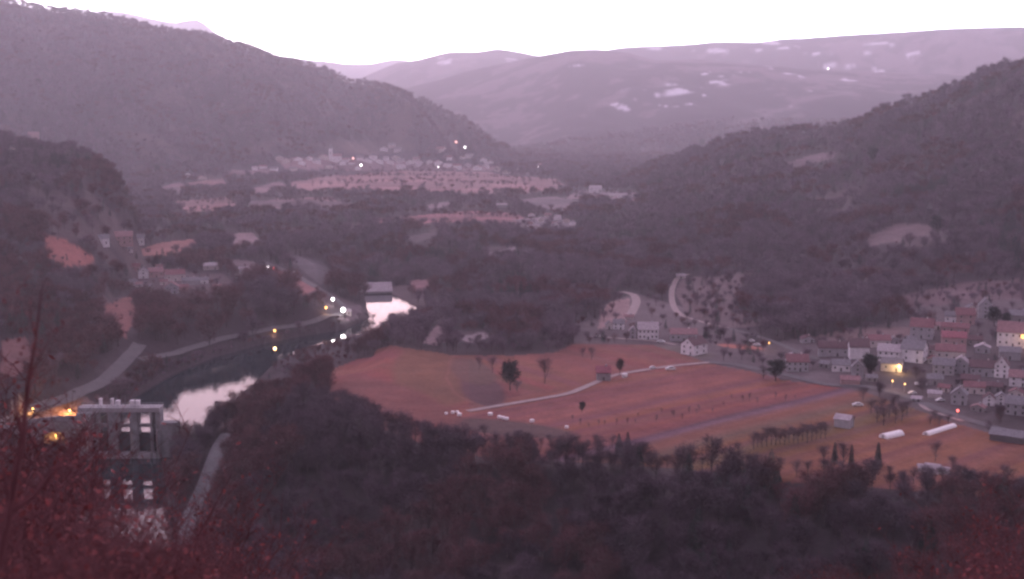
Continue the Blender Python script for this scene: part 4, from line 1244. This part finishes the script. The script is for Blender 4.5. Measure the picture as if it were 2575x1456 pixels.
single(2070, 1175, 60, 'bare tree left of the ivy clad trunks')
single(1895, 1130, 46, 'bare tree at the left end of the field hedge')
single(1803, 1150, 50, 'bare tree alone on the wood edge below the purple strip')
single(1556, 1150, 62, 'left dark conifer rising over the near wood edge', 'fir', wide=.8)
single(1578, 1150, 66, 'right dark conifer rising over the near wood edge', 'fir', wide=.7)
single(2395, 1185, 40, 'bare tree right of the allotment sheds')
single(1855, 1145, 36, 'bare tree between wood edge and field hedge')
single(1765, 375, 26, 'dark tree at the notch in the right hill skyline', 'dark')
single(2195, 415, 44, 'isolated dark tree high on the right slope', 'dark')
single(2358, 592, 50, 'dark tree beside the upper meadow of the right slope', 'dark', wide=1.2)
single(395, 440, 26, 'dark tree at the foot of the left hill near the far fields', 'dark')
single(97, 222, 24, 'isolated dark tree on the big left hill', 'dark')
# orchard and hedges
for a in np.linspace(1905, 2075, 16):
    single(a, 1125 - (a - 1905) * .12 + random.uniform(-4, 4), random.uniform(34, 50), 'bare bushy tree of the hedge across the lower field', group='hedge trees across the lower field', wide=1.1)
for a, b_ in ((2190,1040),(2205,1062),(2222,1070),(2236,1052),(2252,1064),(2268,1058),(2280,1046),(2215,1040),(2245,1038),(2170,1010)):
    single(a, b_, random.uniform(38, 52), 'bare tree of the thicket between village and shed', group='thicket trees beside the village', wide=1.2)
for a, b_ in ((2340,1068),(2362,1072),(2385,1066),(2350,1058)):
    single(a, b_, random.uniform(22, 30), 'dark reddish bush above the long polytunnel', group='bushes above the long polytunnel', wide=1.5)
rd = random.Random(3)
for a, b_ in ((1480,1078),(1505,1072),(1520,1072),(1550,1070),(1578,1068),(1598,1066),(1605,1050),(1650,1062),(1664,1040),(1690,1047),(1695,1052),(1716,1056),(1733,1042),(1752,1044),(1758,1036),(1840,1005),(1868,1012),(1885,1008),(1905,1016),(1950,1005),(1975,1010),(2000,1006),(1460,1070),(1440,1060),(1792,1040),(1820,1022)):
    single(a, b_, rd.uniform(14, 24), 'thin young fruit tree in the striped field', 'thin', group='young fruit trees in the striped field', wide=.8)
for a in np.linspace(1120, 1560, 18):
    single(a + rd.uniform(-8, 8), 1108 + (a - 1120) * .07 + rd.uniform(-10, 6), rd.uniform(24, 46), 'scraggy bare tree on the rim of the near field', group='bare trees on the rim of the near field', wide=1.1)
for a in np.linspace(1720, 2570, 26):
    single(a + rd.uniform(-12, 12), 1185 + (a - 1720) * .055 + rd.uniform(-8, 6), rd.uniform(34, 62), 'scraggy bare tree on the wood edge below the lower fields', group='bare trees on the wood edge below the lower fields', wide=1.1)

# ------------------------------------------------------------------ foreground shrubs
def make_shrub(seed, nst, side, sub, leaves, hgt=5.0):
    rd = random.Random(seed)
    st = MB(); lf = MB()
    def leaf(p):
        s = rd.uniform(.03, .07)
        a = Vector((rd.gauss(0, 1), rd.gauss(0, 1), rd.gauss(0, 1))).normalized(); b = a.cross(Vector((rd.gauss(0, 1), rd.gauss(0, 1), 1))).normalized()
        lf.add([p, p + a * s + b * s * .5, p + a * s * 2, p + a * s - b * s * .5], [(0, 1, 2, 3)])
    for i in range(nst):
        a = rd.uniform(0, 6.28); sp = rd.uniform(.1, 1.6)
        base = Vector((rd.gauss(0, .6), rd.gauss(0, .6), -.4)); h = hgt * rd.uniform(.55, 1)
        p = [base]
        for k in range(1, 5):
            t = k / 4
            p.append(base + Vector((math.cos(a) * sp * t ** 1.3 + rd.gauss(0, .1), math.sin(a) * sp * t ** 1.3 + rd.gauss(0, .1), h * t)))
        st.tube(p, [.026, .02, .014, .009, .004], 4)
        for j in range(side):
            t = rd.uniform(.2, 1); k = min(3, int(t * 4)); q = p[k].lerp(p[k + 1], t * 4 - k)
            aa = rd.uniform(0, 6.28); L_ = rd.uniform(.4, 1.1) * (1.15 - .6 * t)
            e = q + Vector((math.cos(aa) * L_, math.sin(aa) * L_, L_ * rd.uniform(.5, 1.2)))
            st.tube([q, q.lerp(e, .5) + Vector((0, 0, .05)), e], [.007, .005, .003], 3)
            for s in range(sub):
                u = rd.uniform(.2, 1); w = q.lerp(e, u); b = rd.uniform(0, 6.28); l2 = rd.uniform(.12, .4)
                e2 = w + Vector((math.cos(b) * l2, math.sin(b) * l2, l2 * rd.uniform(.2, 1.2)))
                st.tube([w, e2], [.0035, .002], 3)
                for _ in range(leaves):
                    if rd.random() < .13: leaf(w.lerp(e2, rd.uniform(.4, 1)))
    return st.mesh('stems', M['shrub']), lf.mesh('leaves', M['leaf'])
SHR = [make_shrub(50 + i, 40, 15, 7, 2) for i in range(3)]
def shrub(px, pytop, r, i, label, group):
    a, te = az_te(px, pytop)
    x, y = r * math.sin(a), r * math.cos(a); g_ = gz(x, y)
    h = H + te * r - g_
    t = empty('leafy_shrub', (x, y, g_), rd.uniform(0, 6.28), label, 'shrub', group)
    s = max(.15, h / 5.0); t.scale = (s * 1.05, s * 1.05, s)
    for nm, me in zip(('stems', 'leaves'), SHR[i % 3]):
        o = bpy.data.objects.new(nm, me); COL.objects.link(o); o.parent = t
for i, (a, b_, r_) in enumerate([(-60,1120,22),(20,1180,17),(90,1170,24),(150,1250,18),(210,1230,26),(270,1310,20),(330,1300,29),(390,1370,22),(450,1340,32),(520,1400,27),(590,1410,34),(40,1290,12),(170,1330,13),(300,1390,15),(-20,1350,9),(110,1380,10),(660,1450,36),
                                (-20,1080,30),(60,1110,34),(430,1400,18),(230,1400,12),(0,960,45),(-40,860,60)]):
    shrub(a, b_, r_, i, 'red brown leafless shrub crowding the near left corner', 'red brown shrubs of the near left corner')
for i, (a, b_, r_) in enumerate([(2590,1270,40),(2520,1350,36),(2600,1340,28),(2440,1400,42),(2560,1410,24),(2130,1420,46),(2070,1450,44),(2640,1180,48)]):
    shrub(a, b_, r_, i, 'red brown shrub in the near right corner', 'red brown shrubs of the near right corner')
for i, (a, b_, r_) in enumerate([(455,1190,40),(490,1180,44)]):
    shrub(a, b_, r_, i, 'tall thin russet shrub rising beside the gorge road', 'russet shrubs beside the gorge road')

# slender bare tree at the left
RT = 14.0
def near_pt(px, py, r=RT):
    a, te = az_te(px, py); return Vector((r * math.sin(a), r * math.cos(a), H + te * r))
base = near_pt(-8, 1440)
gb = gz(base.x, base.y)
t = empty('slender_tree', (base.x, base.y, gb), 0, 'slender dark bare tree with forked stems at the near left', 'tree')
off = Vector((base.x, base.y, gb))
m = MB(); pts = [Vector((0, 0, -.4))] + [near_pt(*p) - off for p in ((-8,1440),(24,1283),(55,1112),(72,958),(90,850),(104,735))]
m.tube(pts, [.05, .045, .04, .032, .022, .014, .006], 6); m.build('trunk', M['shrub'], t)
for bp_, w0 in (([(24,1283),(8,1215),(-6,1165)], .025), ([(55,1112),(42,1060),(30,1012),(22,960)], .018), ([(30,1285),(80,1250),(137,1180),(172,1130),(193,1095)], .03), ([(72,958),(95,900),(120,850)], .012),
                ([(60,1090),(90,1060),(118,1010)], .012), ([(137,1180),(185,1165),(230,1150)], .01), ([(90,850),(72,800),(66,750)], .009), ([(104,735),(110,700)], .005), ([(172,1130),(215,1110),(240,1070)], .01)):
    m = MB(); pp = [near_pt(*p) - off + Vector((0, 0.05 * i, 0)) for i, p in enumerate(bp_)]
    m.tube(pp, [w0 * (1 - .75 * i / (len(pp) - 1)) for i in range(len(pp))], 5); m.build('branch', M['shrub'], t)
m = MB(); rd = random.Random(9)
for i in range(230):
    a, b_ = rd.choice([(104,735,),(90,850),(72,958),(120,850),(30,1012),(118,1010),(193,1095),(230,1150),(66,750),(-6,1165),(55,1112)])
    p = near_pt(a + rd.gauss(0, 30), b_ + rd.gauss(0, 50)) - off; s = rd.uniform(.015, .04); p.y += rd.uniform(-.5, .5)
    q_ = Vector((rd.gauss(0, 1), rd.gauss(0, 1), rd.gauss(0, 1))).normalized() * s; w_ = Vector((q_.z, q_.x, q_.y))
    m.add([p, p + q_ + w_ * .5, p + q_ * 2, p + q_ - w_ * .5], [(0, 1, 2, 3)])
m.build('leaves', M['leaf'], t)

# ------------------------------------------------------------------ haze
hz = MB(); hz.box(-26000, 26000, -4000, 20500, -520, 1720)
ho = hz.build('haze', None); tag(ho, 'pale lilac dusk haze filling the valley', 'haze', None, 'stuff')
hm = bpy.data.materials.new('haze'); hm.use_nodes = True
nt = hm.node_tree; nt.nodes.clear()
ou = nt.nodes.new('ShaderNodeOutputMaterial'); pv = nt.nodes.new('ShaderNodeVolumePrincipled')
pv.inputs['Color'].default_value = (0.93, 0.925, 0.99, 1); pv.inputs['Density'].default_value = 0.98e-4; pv.inputs['Anisotropy'].default_value = 0.6
nt.links.new(pv.outputs[0], ou.inputs['Volume'])
ho.data.materials.append(hm)

# ------------------------------------------------------------------ sky and light
w = bpy.data.worlds.new('World'); scene.world = w; w.use_nodes = True
nt = w.node_tree; N = nt.nodes; Lk = nt.links
bg = N['Background']
SUN_EL, SUN_ROT = R(3.5), R(-9)
sk = N.new('ShaderNodeTexSky'); sk.sky_type = 'NISHITA'; sk.sun_disc = False; sk.sun_elevation = SUN_EL; sk.sun_rotation = SUN_ROT
tc = N.new('ShaderNodeTexCoord'); sx = N.new('ShaderNodeSeparateXYZ'); Lk.new(tc.outputs['Generated'], sx.inputs[0])
ramp = N.new('ShaderNodeValToRGB')
ramp.color_ramp.elements[0].position = 0.0; ramp.color_ramp.elements[0].color = (13.5, 13.8, 16.5, 1)
ramp.color_ramp.elements[1].position = 1.0; ramp.color_ramp.elements[1].color = (0.62, 0.52, 0.74, 1)
e = ramp.color_ramp.elements.new(.055); e.color = (7.6, 7.3, 8.8, 1)
e = ramp.color_ramp.elements.new(.09); e.color = (5.0, 4.8, 5.9, 1)
e = ramp.color_ramp.elements.new(.15); e.color = (1.6, 1.1, 1.45, 1)
e = ramp.color_ramp.elements.new(.25); e.color = (1.25, .72, 1.02, 1)
e = ramp.color_ramp.elements.new(.5); e.color = (1.05, .83, 1.1, 1)
Lk.new(sx.outputs['Z'], ramp.inputs[0])
sc1 = N.new('ShaderNodeVectorMath'); sc1.operation = 'SCALE'; sc1.inputs['Scale'].default_value = 0.05
Lk.new(sk.outputs[0], sc1.inputs[0])
ad = N.new('ShaderNodeVectorMath'); ad.operation = 'ADD'; Lk.new(sc1.outputs[0], ad.inputs[0]); Lk.new(ramp.outputs[0], ad.inputs[1])
dp = N.new('ShaderNodeVectorMath'); dp.operation = 'DOT_PRODUCT'; dp.inputs[1].default_value = (-.25, .968, 0); Lk.new(tc.outputs['Generated'], dp.inputs[0])
mr = N.new('ShaderNodeMapRange'); mr.inputs['From Min'].default_value = -1; mr.inputs['To Min'].default_value = .25; mr.inputs['To Max'].default_value = 1.1
Lk.new(dp.outputs['Value'], mr.inputs['Value'])
s3 = N.new('ShaderNodeVectorMath'); s3.operation = 'SCALE'; Lk.new(ad.outputs[0], s3.inputs[0]); Lk.new(mr.outputs[0], s3.inputs['Scale'])
Lk.new(s3.outputs[0], bg.inputs['Color']); bg.inputs['Strength'].default_value = 1.0
sl = bpy.data.lights.new('sun', 'SUN'); sl.energy = 0.08; sl.angle = R(15); sl.color = (1, .50, .55)
so = bpy.data.objects.new('sun', sl); COL.objects.link(so)
so.rotation_euler = (R(90 - 3.5), 0, R(9) + math.pi)

# ------------------------------------------------------------------ camera
cd = bpy.data.cameras.new('camera'); cam = bpy.data.objects.new('camera', cd); COL.objects.link(cam)
cam.location = (0, 0, H); cam.rotation_euler = (math.pi / 2 - P, 0, 0)
cd.sensor_width = 36; cd.angle = 2 * math.atan(CX / F); cd.clip_start = .5; cd.clip_end = 60000
cd.dof.use_dof = True; cd.dof.focus_distance = 700; cd.dof.aperture_fstop = 1.0
scene.camera = cam
scene.view_settings.view_transform = 'Standard'; scene.view_settings.look = 'None'
scene.view_settings.exposure = 0.78; scene.view_settings.gamma = 1
scene.render.engine = 'CYCLES'
cy = scene.cycles
cy.max_bounces = 4; cy.diffuse_bounces = 2; cy.glossy_bounces = 2; cy.volume_bounces = 1; cy.transparent_max_bounces = 4; cy.transmission_bounces = 1
cy.use_denoising = True
cy.pixel_filter_type = 'BLACKMAN_HARRIS'; cy.filter_width = 2.6
scene.cycles.sample_clamp_indirect = 4
